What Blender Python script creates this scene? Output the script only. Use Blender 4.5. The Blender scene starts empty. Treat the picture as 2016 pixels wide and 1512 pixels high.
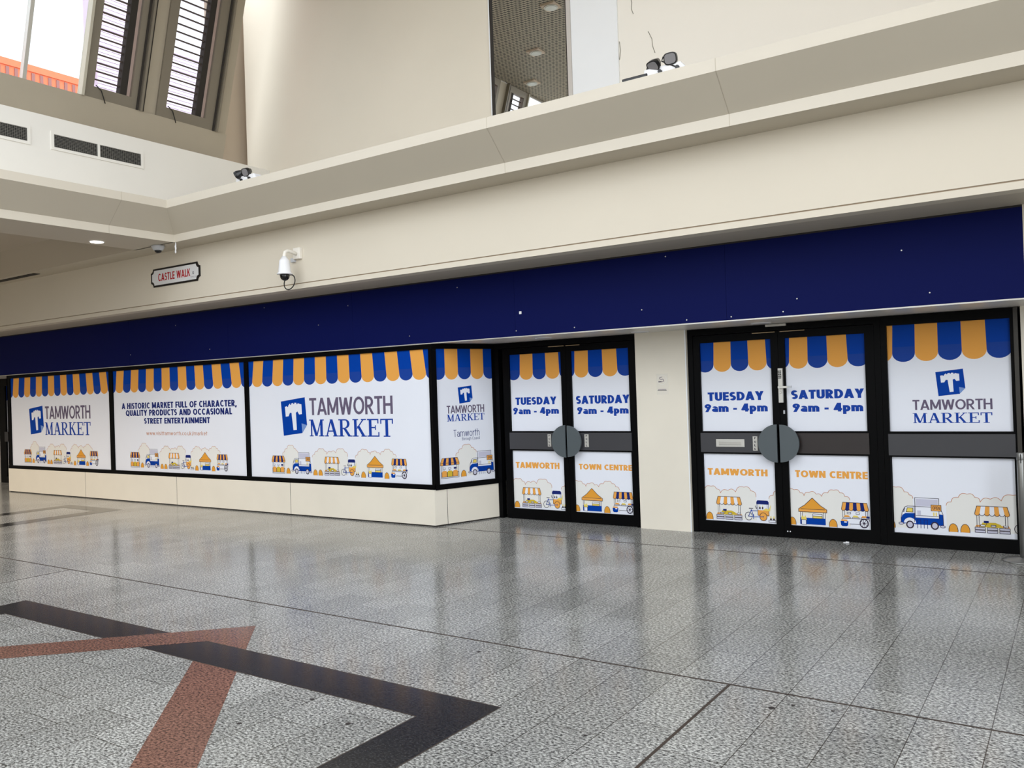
import bpy, bmesh, math, random
from mathutils import Vector, Matrix
random.seed(7)
C = bpy.context.scene.collection
scene = bpy.context.scene
PI = math.pi

# ------------------------------------------------------------------ camera, world, sun, exposure
YAW, PITCH, ROLL, FPX = -0.595468, 0.0068953, 0.0330461, 1652.76
_f = Vector((math.sin(YAW)*math.cos(PITCH), math.cos(YAW)*math.cos(PITCH), math.sin(PITCH)))
_r0 = Vector((math.cos(YAW), -math.sin(YAW), 0)); _d0 = _f.cross(_r0)
_rt = math.cos(ROLL)*_r0 + math.sin(ROLL)*_d0
_dn = -math.sin(ROLL)*_r0 + math.cos(ROLL)*_d0
cd = bpy.data.cameras.new('camera'); cam = bpy.data.objects.new('camera', cd); C.objects.link(cam)
cd.sensor_width = 36; cd.sensor_fit = 'HORIZONTAL'; cd.lens = 36*FPX/2016; cd.clip_start = .05; cd.clip_end = 300
M = Matrix((( _rt.x, -_dn.x, -_f.x, 0), (_rt.y, -_dn.y, -_f.y, 0), (_rt.z, -_dn.z, -_f.z, 1.57), (0, 0, 0, 1)))
cam.matrix_world = M
scene.camera = cam

SKY = 3.2
world = bpy.data.worlds.new('overcast_sky'); scene.world = world; world.use_nodes = True
wn = world.node_tree; bg = wn.nodes['Background']; bg.inputs[1].default_value = SKY
wtc = wn.nodes.new('ShaderNodeTexCoord'); wsp = wn.nodes.new('ShaderNodeSeparateXYZ'); wr = wn.nodes.new('ShaderNodeValToRGB')
wn.links.new(wtc.outputs['Generated'], wsp.inputs[0]); wn.links.new(wsp.outputs[2], wr.inputs[0]); 
wm = wn.nodes.new('ShaderNodeMapRange'); wm.inputs[1].default_value = -1; wm.inputs[2].default_value = 1; wm.inputs[3].default_value = .55; wm.inputs[4].default_value = 1.35   # brighter sky towards the entrance side
wx = wn.nodes.new('ShaderNodeVectorMath'); wx.operation = 'SCALE'
wn.links.new(wsp.outputs[0], wm.inputs[0]); wn.links.new(wr.outputs[0], wx.inputs[0]); wn.links.new(wm.outputs[0], wx.inputs['Scale']); wn.links.new(wx.outputs[0], bg.inputs[0])
wr.color_ramp.elements[0].position = .0; wr.color_ramp.elements[0].color = (.5, .49, .47, 1)
wr.color_ramp.elements[1].position = .02; wr.color_ramp.elements[1].color = (.90, .955, 1.02, 1)

def portal(name, loc, rot, sx, sy):
    l = bpy.data.lights.new(name, 'AREA'); l.shape = 'RECTANGLE'; l.size = sx; l.size_y = sy
    l.cycles.is_portal = True
    o = bpy.data.objects.new(name, l); C.objects.link(o); o.location = loc; o.rotation_euler = rot
portal('skylight_opening', (-4.85, 2.4, 7.95), (0, 0, 0), 2.6, 3.7)
portal('added_rear_skylight', (-5.5, -2.75, 7.95), (0, 0, 0), 8.1, 6.4)  # unseen roof opening, added to bring daylight further left
portal('clerestory_opening', (-6.1, -6.0, 5.1), (math.radians(90), 0, 0), 7.2, 5.4)
portal('entrance_opening', (3.3, -.9, 3.9), (0, math.radians(90), 0), 7.8, 10.2)

scene.view_settings.view_transform = 'Standard'; scene.view_settings.look = 'None'
scene.view_settings.gamma = 1; scene.view_settings.exposure = 0.22; scene.view_settings.use_curve_mapping = False

# ------------------------------------------------------------------ materials
def lin(c):
    out = []
    for v in c:
        v /= 255
        out.append(v/12.92 if v <= .04045 else ((v+.055)/1.055)**2.4)
    return (*out, 1)
MATS = {}
def mat(name, rgb, rough=.6, metal=0, spec=.5, noise=0, nscale=3, bump=0, emit=None, estr=0):
    if name in MATS: return MATS[name]
    m = bpy.data.materials.new(name); m.use_nodes = True; nt = m.node_tree; b = nt.nodes['Principled BSDF']
    b.inputs['Base Color'].default_value = lin(rgb); b.inputs['Roughness'].default_value = rough
    b.inputs['Metallic'].default_value = metal; b.inputs['Specular IOR Level'].default_value = spec
    if noise or bump:
        tc = nt.nodes.new('ShaderNodeTexCoord'); nz = nt.nodes.new('ShaderNodeTexNoise')
        nz.inputs['Scale'].default_value = nscale; nz.inputs['Detail'].default_value = 6
        nt.links.new(tc.outputs['Object'], nz.inputs['Vector'])
        if noise:
            hs = nt.nodes.new('ShaderNodeMix'); hs.data_type = 'RGBA'
            a = lin(rgb); hs.inputs[6].default_value = tuple(x*(1-noise) for x in a[:3])+(1,)
            hs.inputs[7].default_value = tuple(min(1, x*(1+noise)) for x in a[:3])+(1,)
            nt.links.new(nz.outputs['Fac'], hs.inputs[0]); nt.links.new(hs.outputs[2], b.inputs['Base Color'])
        if bump:
            bp = nt.nodes.new('ShaderNodeBump'); bp.inputs['Strength'].default_value = bump; bp.inputs['Distance'].default_value = .01
            nt.links.new(nz.outputs['Fac'], bp.inputs['Height']); nt.links.new(bp.outputs[0], b.inputs['Normal'])
    if emit:
        b.inputs['Emission Color'].default_value = lin(emit); b.inputs['Emission Strength'].default_value = estr
    MATS[name] = m; return m

cream = mat('cream_paint', (217, 208, 191), .55, noise=.03, nscale=1.2)
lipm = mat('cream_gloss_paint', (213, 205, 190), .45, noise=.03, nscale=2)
stone = mat('cream_stone', (230, 223, 208), .5, noise=.05, nscale=2.5)
beige = mat('beige_paint', (222, 214, 198), .6, noise=.06, nscale=.9)
pinkish = mat('pinkish_paint', (180, 165, 146), .6, noise=.05, nscale=2)
whitep = mat('white_paint', (234, 236, 238), .5, noise=.02)
offwhite = mat('off_white_paint', (236, 231, 221), .55, noise=.02, nscale=1)
warmwhite = mat('grey_white_paint', (232, 229, 222), .55, noise=.03, nscale=1.5)
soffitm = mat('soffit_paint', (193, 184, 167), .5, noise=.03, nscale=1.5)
undersoffit = mat('white_soffit_panel', (214, 210, 202), .35)
taupe = mat('taupe_metal', (172, 162, 144), .45, noise=.06, nscale=2)
frametaupe = mat('taupe_window_frame', (124, 116, 102), .4, noise=.05, nscale=3)
black = mat('black_powder_coat', (8, 8, 9), .4, spec=.06)
rubber = mat('black_rubber', (10, 10, 11), .7)
railm = mat('charcoal_rail', (58, 58, 62), .45)
railbrown = mat('dark_brown_rail', (40, 33, 32), .45)
discm = mat('slate_grey_plate', (80, 88, 92), .42)
navy = mat('navy_board', (13, 20, 74), .5, spec=.05, noise=.06, nscale=.7)
gapm = mat('dark_gap', (45, 40, 35), .8)
alu = mat('brushed_aluminium', (196, 194, 188), .35, metal=.6)
steel = mat('stainless_steel', (150, 150, 148), .38, metal=.8)
silver = mat('silver_plate', (205, 203, 196), .4, metal=.3)
whitepl = mat('white_plastic', (236, 236, 238), .3)
lightgrey = mat('light_grey_plastic', (190, 192, 196), .35)
blackpl = mat('black_plastic', (18, 18, 20), .3)
domeglass = mat('black_dome_glass', (8, 8, 10), .06)
lensm = mat('frosted_lens', (132, 130, 132), .2)
brassy = mat('brown_joint_strip', (58, 48, 42), .45)
filmm = mat('white_vinyl', (233, 236, 245), .4, spec=.25, noise=.015, nscale=2)
vblue = mat('print_blue', (0, 62, 160), .5, spec=.08)
vblue2 = mat('print_blue_valance', (30, 66, 152), .5, spec=.08)
vorange = mat('print_orange', (234, 166, 80), .5, spec=.08)
vorange2 = mat('print_orange_deep', (226, 158, 60), .5, spec=.08)
vink = mat('print_dark_outline', (58, 48, 66), .5, spec=.08)
vgrey = mat('print_plum_grey', (104, 94, 116), .5, spec=.08)
vnavy = mat('print_navy_text', (26, 66, 160), .5, spec=.08)
vdeep = mat('print_deep_navy', (28, 42, 110), .5, spec=.08)
vtree = mat('print_pale_beige', (231, 230, 226), .5, spec=.08)
vline = mat('print_terracotta_line', (196, 140, 108), .5, spec=.08)
vyellow = mat('print_yellow', (232, 210, 104), .5, spec=.08)
volive = mat('print_olive', (208, 180, 60), .5, spec=.08)
vlilac = mat('print_lilac', (198, 198, 216), .5, spec=.08)
vfold = mat('print_fold_blue', (120, 150, 205), .5, spec=.08)
vred = mat('print_red', (176, 34, 40), .5, spec=.08)
signw = mat('sign_white', (222, 222, 222), .3)
signb = mat('sign_black', (14, 12, 14), .3)
brick = mat('orange_brick', (218, 112, 78), .8, noise=.06, nscale=8)
brickdark = mat('brown_brick_panel', (142, 96, 92), .8)
cladm = mat('lilac_cladding', (228, 220, 230), .6)
leafm = mat('dry_leaf', (110, 66, 40), .7)

def mesh_ceiling_mat():
    m = bpy.data.materials.new('expanded_metal'); m.use_nodes = True; nt = m.node_tree; b = nt.nodes['Principled BSDF']
    b.inputs['Roughness'].default_value = .5
    tc = nt.nodes.new('ShaderNodeTexCoord'); sp = nt.nodes.new('ShaderNodeSeparateXYZ'); nt.links.new(tc.outputs['Object'], sp.inputs[0])
    def mt(op, a, bb=None):
        n = nt.nodes.new('ShaderNodeMath'); n.operation = op
        for i, v in enumerate((a, bb)):
            if v is None: continue
            if isinstance(v, (int, float)): n.inputs[i].default_value = v
            else: nt.links.new(v, n.inputs[i])
        return n.outputs[0]
    def tri(o, p): return mt('MULTIPLY', mt('ABSOLUTE', mt('SUBTRACT', mt('FRACT', mt('DIVIDE', o, p)), .5)), 2)
    rx = mt('ADD', mt('MULTIPLY', sp.outputs[0], .86), mt('MULTIPLY', sp.outputs[1], -.51)); ry = mt('ADD', mt('MULTIPLY', sp.outputs[0], .51), mt('MULTIPLY', sp.outputs[1], .86))
    d = mt('ABSOLUTE', mt('SUBTRACT', mt('ADD', tri(rx, .13), tri(ry, .07)), 1))
    k = mt('LESS_THAN', d, .34)
    mx = nt.nodes.new('ShaderNodeMix'); mx.data_type = 'RGBA'
    mx.inputs[6].default_value = lin((44, 38, 32)); mx.inputs[7].default_value = lin((176, 166, 148))
    nt.links.new(k, mx.inputs[0]); nt.links.new(mx.outputs[2], b.inputs['Base Color'])
    return m
def granite(name, dark, light, tiles, mid=None, sc=72):
    m = bpy.data.materials.new(name); m.use_nodes = True; nt = m.node_tree; b = nt.nodes['Principled BSDF']
    tc = nt.nodes.new('ShaderNodeTexCoord')
    def N(t): return nt.nodes.new(t)
    mp = N('ShaderNodeMapping'); mp.inputs['Rotation'].default_value = (0, 0, math.radians(14)); mp.inputs['Scale'].default_value = (.85, 1.2, 1)
    nt.links.new(tc.outputs['Object'], mp.inputs[0])
    n1 = N('ShaderNodeTexNoise'); n1.inputs['Scale'].default_value = sc; n1.inputs['Detail'].default_value = 5; n1.inputs['Roughness'].default_value = .65
    nt.links.new(mp.outputs[0], n1.inputs['Vector'])
    r1 = N('ShaderNodeValToRGB'); e = r1.color_ramp.elements
    e[0].position = .36; e[0].color = lin(dark); e[1].position = .62; e[1].color = lin(light)
    em = e.new(.47); em.color = lin(mid or tuple((a*.5+c*.5) for a, c in zip(dark, light)))
    nt.links.new(n1.outputs['Fac'], r1.inputs[0])
    n2 = N('ShaderNodeTexNoise'); n2.inputs['Scale'].default_value = 1.1; n2.inputs['Detail'].default_value = 5
    nt.links.new(tc.outputs['Object'], n2.inputs['Vector'])
    r2 = N('ShaderNodeMapRange'); r2.inputs[1].default_value = .3; r2.inputs[2].default_value = .7; r2.inputs[3].default_value = .84; r2.inputs[4].default_value = 1.12
    nt.links.new(n2.outputs['Fac'], r2.inputs[0])
    mul = N('ShaderNodeMix'); mul.data_type = 'RGBA'; mul.blend_type = 'MULTIPLY'; mul.inputs[0].default_value = 1
    nt.links.new(r1.outputs[0], mul.inputs[6]); nt.links.new(r2.outputs[0], mul.inputs[7])
    col = mul.outputs[2]
    b.inputs['Roughness'].default_value = .16; b.inputs['Specular IOR Level'].default_value = .26
    if tiles:
        mb = N('ShaderNodeMapping'); mb.inputs['Location'].default_value = (-.02, 1.56, 0)
        sw = N('ShaderNodeSeparateXYZ'); cb = N('ShaderNodeCombineXYZ')
        nt.links.new(tc.outputs['Object'], mb.inputs[0]); nt.links.new(mb.outputs[0], sw.inputs[0])
        ax = N('ShaderNodeMath'); ax.operation = 'ADD'; ax.inputs[1].default_value = 1.5605
        sx2 = N('ShaderNodeSeparateXYZ'); nt.links.new(tc.outputs['Object'], sx2.inputs[0])
        nt.links.new(sx2.outputs[0], ax.inputs[0])
        nt.links.new(sx2.outputs[1], cb.inputs[0]); nt.links.new(ax.outputs[0], cb.inputs[1])
        br = N('ShaderNodeTexBrick'); br.offset = .37; br.offset_frequency = 2; br.squash = 1
        br.inputs['Scale'].default_value = 1; br.inputs['Brick Width'].default_value = .592; br.inputs['Row Height'].default_value = .2965
        br.inputs['Mortar Size'].default_value = .0024; br.inputs['Mortar Smooth'].default_value = .2
        br.inputs['Color1'].default_value = (.86, .86, .85, 1); br.inputs['Color2'].default_value = (1.08, 1.08, 1.07, 1); br.inputs['Mortar'].default_value = (.24, .22, .2, 1)
        nt.links.new(cb.outputs[0], br.inputs['Vector'])
        m2 = N('ShaderNodeMix'); m2.data_type = 'RGBA'; m2.blend_type = 'MULTIPLY'; m2.inputs[0].default_value = 1
        nt.links.new(col, m2.inputs[6]); nt.links.new(br.outputs['Color'], m2.inputs[7]); col = m2.outputs[2]
    nt.links.new(col, b.inputs['Base Color'])
    return m
def glass_mat(name, tint=(1, 1, 1), opac=0.0):
    m = bpy.data.materials.new(name); m.use_nodes = True; nt = m.node_tree; nt.nodes.remove(nt.nodes['Principled BSDF'])
    out = nt.nodes['Material Output']
    tr = nt.nodes.new('ShaderNodeBsdfTransparent'); tr.inputs[0].default_value = (*tint, 1)
    gl = nt.nodes.new('ShaderNodeBsdfGlossy'); gl.inputs['Roughness'].default_value = .02
    fr = nt.nodes.new('ShaderNodeFresnel'); fr.inputs[0].default_value = 1.3
    ge = nt.nodes.new('ShaderNodeNewGeometry'); sb = nt.nodes.new('ShaderNodeMath'); sb.operation = 'SUBTRACT'; sb.use_clamp = True
    nt.links.new(fr.outputs[0], sb.inputs[0]); nt.links.new(ge.outputs['Backfacing'], sb.inputs[1])
    mx = nt.nodes.new('ShaderNodeMixShader'); nt.links.new(sb.outputs[0], mx.inputs[0]); nt.links.new(tr.outputs[0], mx.inputs[1]); nt.links.new(gl.outputs[0], mx.inputs[2])
    nt.links.new(mx.outputs[0], out.inputs[0]); return m
glassm = glass_mat('clear_glass', (.86, .88, .88))
louvm = glass_mat('louvre_glass', (.84, .83, .85))
mirrorm = mat('mirror_glass', (232, 234, 232), 0.0, metal=1)
meshceil = mesh_ceiling_mat()
gran = granite('grey_granite_tiles', (56, 56, 56), (200, 200, 197), True, (126, 126, 124))
granblack = granite('black_granite', (26, 26, 28), (58, 58, 59), False, (38, 38, 40), 90)
granbrown = granite('red_brown_granite', (56, 40, 37), (146, 108, 94), False, (110, 78, 68), 70)

# ------------------------------------------------------------------ mesh helpers
class MB:
    def __init__(s, fr=None): s.v = []; s.f = []; s.mi = []; s.ms = []; s.fr = fr; s.sm = []
    def mid(s, m):
        if m not in s.ms: s.ms.append(m)
        return s.ms.index(m)
    def P(s, p):
        if s.fr is None: return tuple(p)
        o, u, v, n = s.fr
        return tuple(o + u*p[0] + v*p[1] + n*p[2])
    def face(s, pts, m, smooth=False):
        b = len(s.v); s.v += [s.P(p) for p in pts]; s.f.append(tuple(range(b, b+len(pts)))); s.mi.append(s.mid(m)); s.sm.append(smooth)
    def box(s, x0, x1, y0, y1, z0, z1, m):
        p = [(x0,y0,z0),(x1,y0,z0),(x1,y1,z0),(x0,y1,z0),(x0,y0,z1),(x1,y0,z1),(x1,y1,z1),(x0,y1,z1)]
        b = len(s.v); s.v += [s.P(q) for q in p]
        for f in ((0,3,2,1),(4,5,6,7),(0,1,5,4),(1,2,6,5),(2,3,7,6),(3,0,4,7)):
            s.f.append(tuple(b+i for i in f)); s.mi.append(s.mid(m)); s.sm.append(False)
    def prism(s, poly, a, b_, m, axis=2):
        # poly in the two other axes, extruded along axis from a to b_
        def put(q, t):
            q = list(q); q.insert(axis, t); return tuple(q)
        n = len(poly); b = len(s.v)
        s.v += [s.P(put(q, a)) for q in poly] + [s.P(put(q, b_)) for q in poly]
        i = s.mid(m)
        s.f.append(tuple(b+k for k in range(n))[::-1]); s.f.append(tuple(b+n+k for k in range(n))); s.mi += [i, i]; s.sm += [False, False]
        for k in range(n):
            s.f.append((b+k, b+(k+1) % n, b+n+(k+1) % n, b+n+k)); s.mi.append(i); s.sm.append(False)
    def tube(s, path, r, m, seg=10, closed=False, caps=True):
        path = [Vector(s.P(p)) for p in path]; n = len(path); rings = []; up = None; i_ = s.mid(m)
        for i, p in enumerate(path):
            if closed: t = path[(i+1) % n]-path[i-1]
            else: t = path[min(i+1, n-1)]-path[max(i-1, 0)]
            t.normalize()
            if up is None: up = t.orthogonal().normalized()
            else: up = (up - t*up.dot(t)).normalized()
            w = t.cross(up); rr = r[i] if isinstance(r, (list, tuple)) else r
            b = len(s.v); s.v += [tuple(p + (up*math.cos(2*PI*k/seg)+w*math.sin(2*PI*k/seg))*rr) for k in range(seg)]; rings.append(b)
        for i in range(n if closed else n-1):
            a, b = rings[i], rings[(i+1) % n]
            for k in range(seg):
                s.f.append((a+k, a+(k+1) % seg, b+(k+1) % seg, b+k)); s.mi.append(i_); s.sm.append(True)
        if caps and not closed:
            s.f.append(tuple(rings[0]+k for k in range(seg))[::-1]); s.f.append(tuple(rings[-1]+k for k in range(seg))); s.mi += [i_, i_]; s.sm += [False, False]
    def lathe(s, prof, o, m, axis=(0, 0, 1), seg=28):
        # prof: list of (r, t) along axis from origin o
        ax = Vector(axis).normalized(); u = ax.orthogonal().normalized(); w = ax.cross(u); o = Vector(o); rings = []; i_ = s.mid(m)
        for r, t in prof:
            b = len(s.v); s.v += [s.P(o + ax*t + (u*math.cos(2*PI*k/seg)+w*math.sin(2*PI*k/seg))*r) for k in range(seg)]; rings.append(b)
        for a, b in zip(rings, rings[1:]):
            for k in range(seg):
                s.f.append((a+k, a+(k+1) % seg, b+(k+1) % seg, b+k)); s.mi.append(i_); s.sm.append(True)
        s.f.append(tuple(rings[0]+k for k in range(seg))[::-1]); s.f.append(tuple(rings[-1]+k for k in range(seg))); s.mi += [i_, i_]; s.sm += [False, False]
    def build(s, name, parent=None, bevel=0, recalc=True):
        me = bpy.data.meshes.new(name); me.from_pydata(s.v, [], s.f)
        for m in s.ms: me.materials.append(m)
        me.polygons.foreach_set('material_index', s.mi); me.polygons.foreach_set('use_smooth', s.sm)
        if recalc:
            bm = bmesh.new(); bm.from_mesh(me); bmesh.ops.recalc_face_normals(bm, faces=bm.faces); bm.to_mesh(me); bm.free()
        me.update()
        o = bpy.data.objects.new(name, me); C.objects.link(o)
        if parent is not None: o.parent = parent; o.matrix_parent_inverse = parent_inv(parent)
        if bevel:
            b = o.modifiers.new('bevel', 'BEVEL'); b.width = bevel; b.segments = 2; b.limit_method = 'ANGLE'
        return o
def parent_inv(p):
    m = Matrix.Identity(4); chain = []
    q = p
    while q is not None: chain.append(q); q = q.parent
    for q in reversed(chain): m = m @ (q.matrix_parent_inverse if q.parent else Matrix.Identity(4)) @ Matrix.LocRotScale(q.location, q.rotation_euler, q.scale)
    return m.inverted()
def tag(o, label, cat, group=None, kind=None):
    o['label'] = label; o['category'] = cat
    if group: o['group'] = group
    if kind: o['kind'] = kind
    return o
def empty(name, loc, label, cat, group=None, kind=None):
    o = bpy.data.objects.new(name, None); C.objects.link(o); o.location = loc; o.empty_display_size = .1
    return tag(o, label, cat, group, kind)
S = 'structure'

# ------------------------------------------------------------------ flat print: polygons on a pane
class Art:
    """Collects flat printed shapes in metres on a pane (u right, v up), each layer a hair in front of the last."""
    EPS = .0005
    def __init__(s, fr, clip=None, base=1): s.mb = MB(fr); s.clip = clip; s.base = base
    def add(s, pts, m, layer=0):
        s.n = (getattr(s, 'n', 0)+1) % 40
        if s.clip:
            x0, x1, y0, y1 = s.clip
            for ax, lim, sg in ((0, x0, 1), (0, x1, -1), (1, y0, 1), (1, y1, -1)):
                out = []
                for i in range(len(pts)):
                    a, b = pts[i-1], pts[i]; ia = (a[ax]-lim)*sg >= 0; ib = (b[ax]-lim)*sg >= 0
                    if ia != ib:
                        t = (lim-a[ax])/(b[ax]-a[ax]); out.append((a[0]+t*(b[0]-a[0]), a[1]+t*(b[1]-a[1])))
                    if ib: out.append(b)
                pts = out
                if len(pts) < 3: return
        z = (s.base+layer)*s.EPS+s.n*1e-5
        s.mb.face([(p[0], p[1], z) for p in pts], m)
    def line(s, pts, w, m, layer=3, closed=False):
        n = len(pts); h = w/2
        for i in range(n if closed else n-1):
            a, b = pts[i], pts[(i+1) % n]; dx, dy = b[0]-a[0], b[1]-a[1]; L = math.hypot(dx, dy)
            if L < 1e-6: continue
            dx, dy = dx/L*h, dy/L*h; e = .7
            s.add([(a[0]-dx*e+dy, a[1]-dy*e-dx), (b[0]+dx*e+dy, b[1]+dy*e-dx), (b[0]+dx*e-dy, b[1]+dy*e+dx), (a[0]-dx*e-dy, a[1]-dy*e+dx)], m, layer)
    def rect(s, x0, x1, y0, y1, m, layer=0): s.add([(x0, y0), (x1, y0), (x1, y1), (x0, y1)], m, layer)
    def obox(s, x0, x1, y0, y1, m, w, ink, layer=1):
        s.rect(x0, x1, y0, y1, m, layer); s.line([(x0, y0), (x1, y0), (x1, y1), (x0, y1)], w, ink, layer+1, True)
    def ell(s, cx, cy, rx, ry, m, layer=0, a0=0, a1=360, n=20):
        pts = [(cx+rx*math.cos(math.radians(a0+(a1-a0)*i/n)), cy+ry*math.sin(math.radians(a0+(a1-a0)*i/n))) for i in range(n+(0 if a1-a0 >= 360 else 1))]
        s.add(pts, m, layer)
    def arc(s, cx, cy, rx, ry, w, h, m, layer=3, a0=0, a1=360, n=18):
        for i in range(n):
            t0 = math.radians(a0+(a1-a0)*i/n); t1 = math.radians(a0+(a1-a0)*(i+1)/n)
            s.add([(cx+(rx-w/2)*math.cos(t0), cy+(ry-h/2)*math.sin(t0)), (cx+(rx+w/2)*math.cos(t0), cy+(ry+h/2)*math.sin(t0)),
                   (cx+(rx+w/2)*math.cos(t1), cy+(ry+h/2)*math.sin(t1)), (cx+(rx-w/2)*math.cos(t1), cy+(ry-h/2)*math.sin(t1))], m, layer)
    def build(s, name, parent): return s.mb.build(name, parent, recalc=False)

# stroke lettering. cap height 1; w, h = vertical / horizontal stroke weight
def glyph(ch, w, h):
    X = .72  # lowercase height
    def W_(d): return d
    V = lambda x, a, b: ('V', x, a, b)
    H = lambda a, b, y: ('H', a, b, y)
    D = lambda a, b, c, d, k=1.06: ('D', a, b, c, d, k)
    A = lambda cx, cy, rx, ry, a, b: ('A', cx, cy, rx, ry, a, b)
    l = w/2; B = h/2; T = 1-h/2; xt = X-h/2
    if ch == 'A': W = .80; return W, [D(l, 0, W/2, 1), D(W-l, 0, W/2, 1), H(.24*W, .76*W, .27)]
    if ch == 'B': W = .62; r1 = (1-h)/4; return W, [V(l, 0, 1), H(0, W-l-r1, T), H(0, W-l-r1, .5), H(0, W-l-r1, B), A(W-l-r1, .5+r1, r1, r1, -90, 90), A(W-l-r1, .5-r1, r1, r1, -90, 90)]
    if ch == 'C': W = .74; return W, [A(.5*W+.06, .5, W/2-l+.04, .5-B, 48, 312)]
    if ch == 'D': W = .72; return W, [V(l, 0, 1), H(0, .3, T), H(0, .3, B), A(.3, .5, W-l-.3, .5-B, -90, 90)]
    if ch == 'E': W = .55; return W, [V(l, 0, 1), H(0, W, T), H(0, W*.94, .5), H(0, W, B)]
    if ch == 'F': W = .52; return W, [V(l, 0, 1), H(0, W, T), H(0, W*.92, .48)]
    if ch == 'G': W = .78; return W, [A(.5*W, .5, W/2-l, .5-B, 48, 315), H(.52*W, W, .42), V(W-l, .1, .45)]
    if ch == 'H': W = .70; return W, [V(l, 0, 1), V(W-l, 0, 1), H(0, W, .52)]
    if ch == 'I': W = w; return W, [V(l, 0, 1)]
    if ch == 'K': W = .68; return W, [V(l, 0, 1), D(w*.8, .42, W-l*1.1, 1), D(w*1.35, .62, W-l*.9, 0)]
    if ch == 'L': W = .50; return W, [V(l, 0, 1), H(0, W, B)]
    if ch == 'M': W = .90; return W, [V(l, 0, 1), V(W-l, 0, 1), D(l*1.1, 1, W/2, .12), D(W-l*1.1, 1, W/2, .12)]
    if ch == 'N': W = .74; return W, [V(l, 0, 1), V(W-l, 0, 1), D(l*1.1, 1, W-l*1.1, 0)]
    if ch == 'O': W = .86; return W, [A(W/2, .5, W/2-l, .5-B, 0, 360)]
    if ch == 'Q': W = .86; return W, [A(W/2, .5, W/2-l, .5-B, 0, 360), D(W*.55, .3, W-l, -.05)]
    if ch in 'PR':
        W = .62; r = .27-B/2; c = [V(l, 0, 1), H(0, W-l-r, T), H(0, W-l-r, T-2*r), A(W-l-r, T-r, r, r, -90, 90)]
        if ch == 'R': W = .66; c.append(D(W*.42, T-2*r, W-l, 0))
        return W, c
    if ch in 'Ss':
        k = 1 if ch == 'S' else X; W = .58 if ch == 'S' else .46; r = (k-h)/4
        return W, [A(W/2, k/2+r, W/2-l, r, 28, 270), A(W/2, k/2-r, W/2-l, r, 90, -152)]
    if ch == 'T': W = .60; return W, [V(W/2, 0, 1), H(0, W, T)]
    if ch == 'U': W = .68; r = W/2-l; return W, [V(l, r+B, 1), V(W-l, r+B, 1), A(W/2, r+B, r, r, 180, 360)]
    if ch == 'W': W = 1.08; return W, [D(l, 1, W*.28, 0), D(W*.28, 0, W*.5, .97), D(W*.5, .97, W*.72, 0), D(W*.72, 0, W-l, 1)]
    if ch == 'Y': W = .74; return W, [D(l, 1, W/2, .4), D(W-l, 1, W/2, .4), V(W/2, 0, .46)]
    if ch == '9': W = .62; r = W/2-l; return W, [A(W/2, T-r, r, r, 0, 360), D(W*.3, 0, W-l*1.05, T-r*1.2)]
    if ch == '4': W = .66; return W, [V(W*.68, 0, 1), H(0, W, .27), D(l*.7, .22, W*.62, 1)]
    if ch == '-': W = .34; return W, [H(0, W, .36)]
    if ch == ',': W = w; return W, [D(l*.4, -.16, l, .16)]
    if ch == '.': W = w; return W, [V(l, 0, w)]
    if ch == '/': W = .4; return W, [D(l, -.1, W-l, 1)]
    if ch == ' ': return .30, []
    if ch == 'a': W = .56; r = W/2-l; return W, [V(W-l, 0, X*.62), A(W/2, X-B-r, r, r, 0, 150), A(W/2, .23, r, .23-B, 0, 360)]
    if ch == 'm': W = .92; r = (W/2-l)/2; return W, [V(l, 0, X), V(W/2, 0, xt-r+.02), V(W-l, 0, xt-r+.02), A(l+r, xt-r, r, r, 0, 180), A(W/2+r, xt-r, r, r, 0, 180)]
    if ch == 'n': W = .54; r = W/2-l; return W, [V(l, 0, X), V(W-l, 0, xt-r+.02), A(W/2, xt-r, r, r, 0, 180)]
    if ch == 'h': W = .54; r = W/2-l; return W, [V(l, 0, 1.02), V(W-l, 0, xt-r+.02), A(W/2, xt-r, r, r, 0, 180)]
    if ch == 'u': W = .54; r = W/2-l; return W, [V(W-l, 0, X), V(l, r+B-.02, X), A(W/2, r+B, r, r, 180, 360)]
    if ch == 'p': W = .60; r = W/2-l; return W, [V(l, -.3, X), A(W/2, X/2, r, X/2-B, 0, 360)]
    if ch == 'o': W = .60; return W, [A(W/2, X/2, W/2-l, X/2-B, 0, 360)]
    if ch == 'c': W = .50; return W, [A(W/2+.02, X/2, W/2-l+.02, X/2-B, 50, 310)]
    if ch == 'e': W = .56; return W, [A(W/2, X/2, W/2-l, X/2-B, 0, 318), H(l, W-l, X/2)]
    if ch == 'g': W = .58; r = W/2-l; return W, [A(W/2, X/2, r, X/2-B, 0, 360), V(W-l, -.12, X), A(W/2, -.12, r, .14, 205, 360)]
    if ch == 'r': W = .36; r = W-l-l*.6; return W, [V(l, 0, X), A(l+r, xt-r, r, r, 80, 180)]
    if ch == 't': W = .36; return W, [V(W*.42, 0, .95), H(0, W, xt)]
    if ch == 'i': W = w; return W, [V(l, 0, X), V(l, X+.12, X+.12+w)]
    if ch == 'l': W = w; return W, [V(l, 0, 1.02)]
    if ch == 'k': W = .52; return W, [V(l, 0, 1.02), D(w*.8, .26, W-l, X), D(w*1.2, .4, W-l, 0)]
    if ch == 'v': W = .54; return W, [D(l, X, W/2, 0), D(W-l, X, W/2, 0)]
    if ch == 'w': W = .84; return W, [D(l, X, W*.28, 0), D(W*.28, 0, W/2, X), D(W/2, X, W*.72, 0), D(W*.72, 0, W-l, X)]
    raise KeyError(ch)
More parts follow.
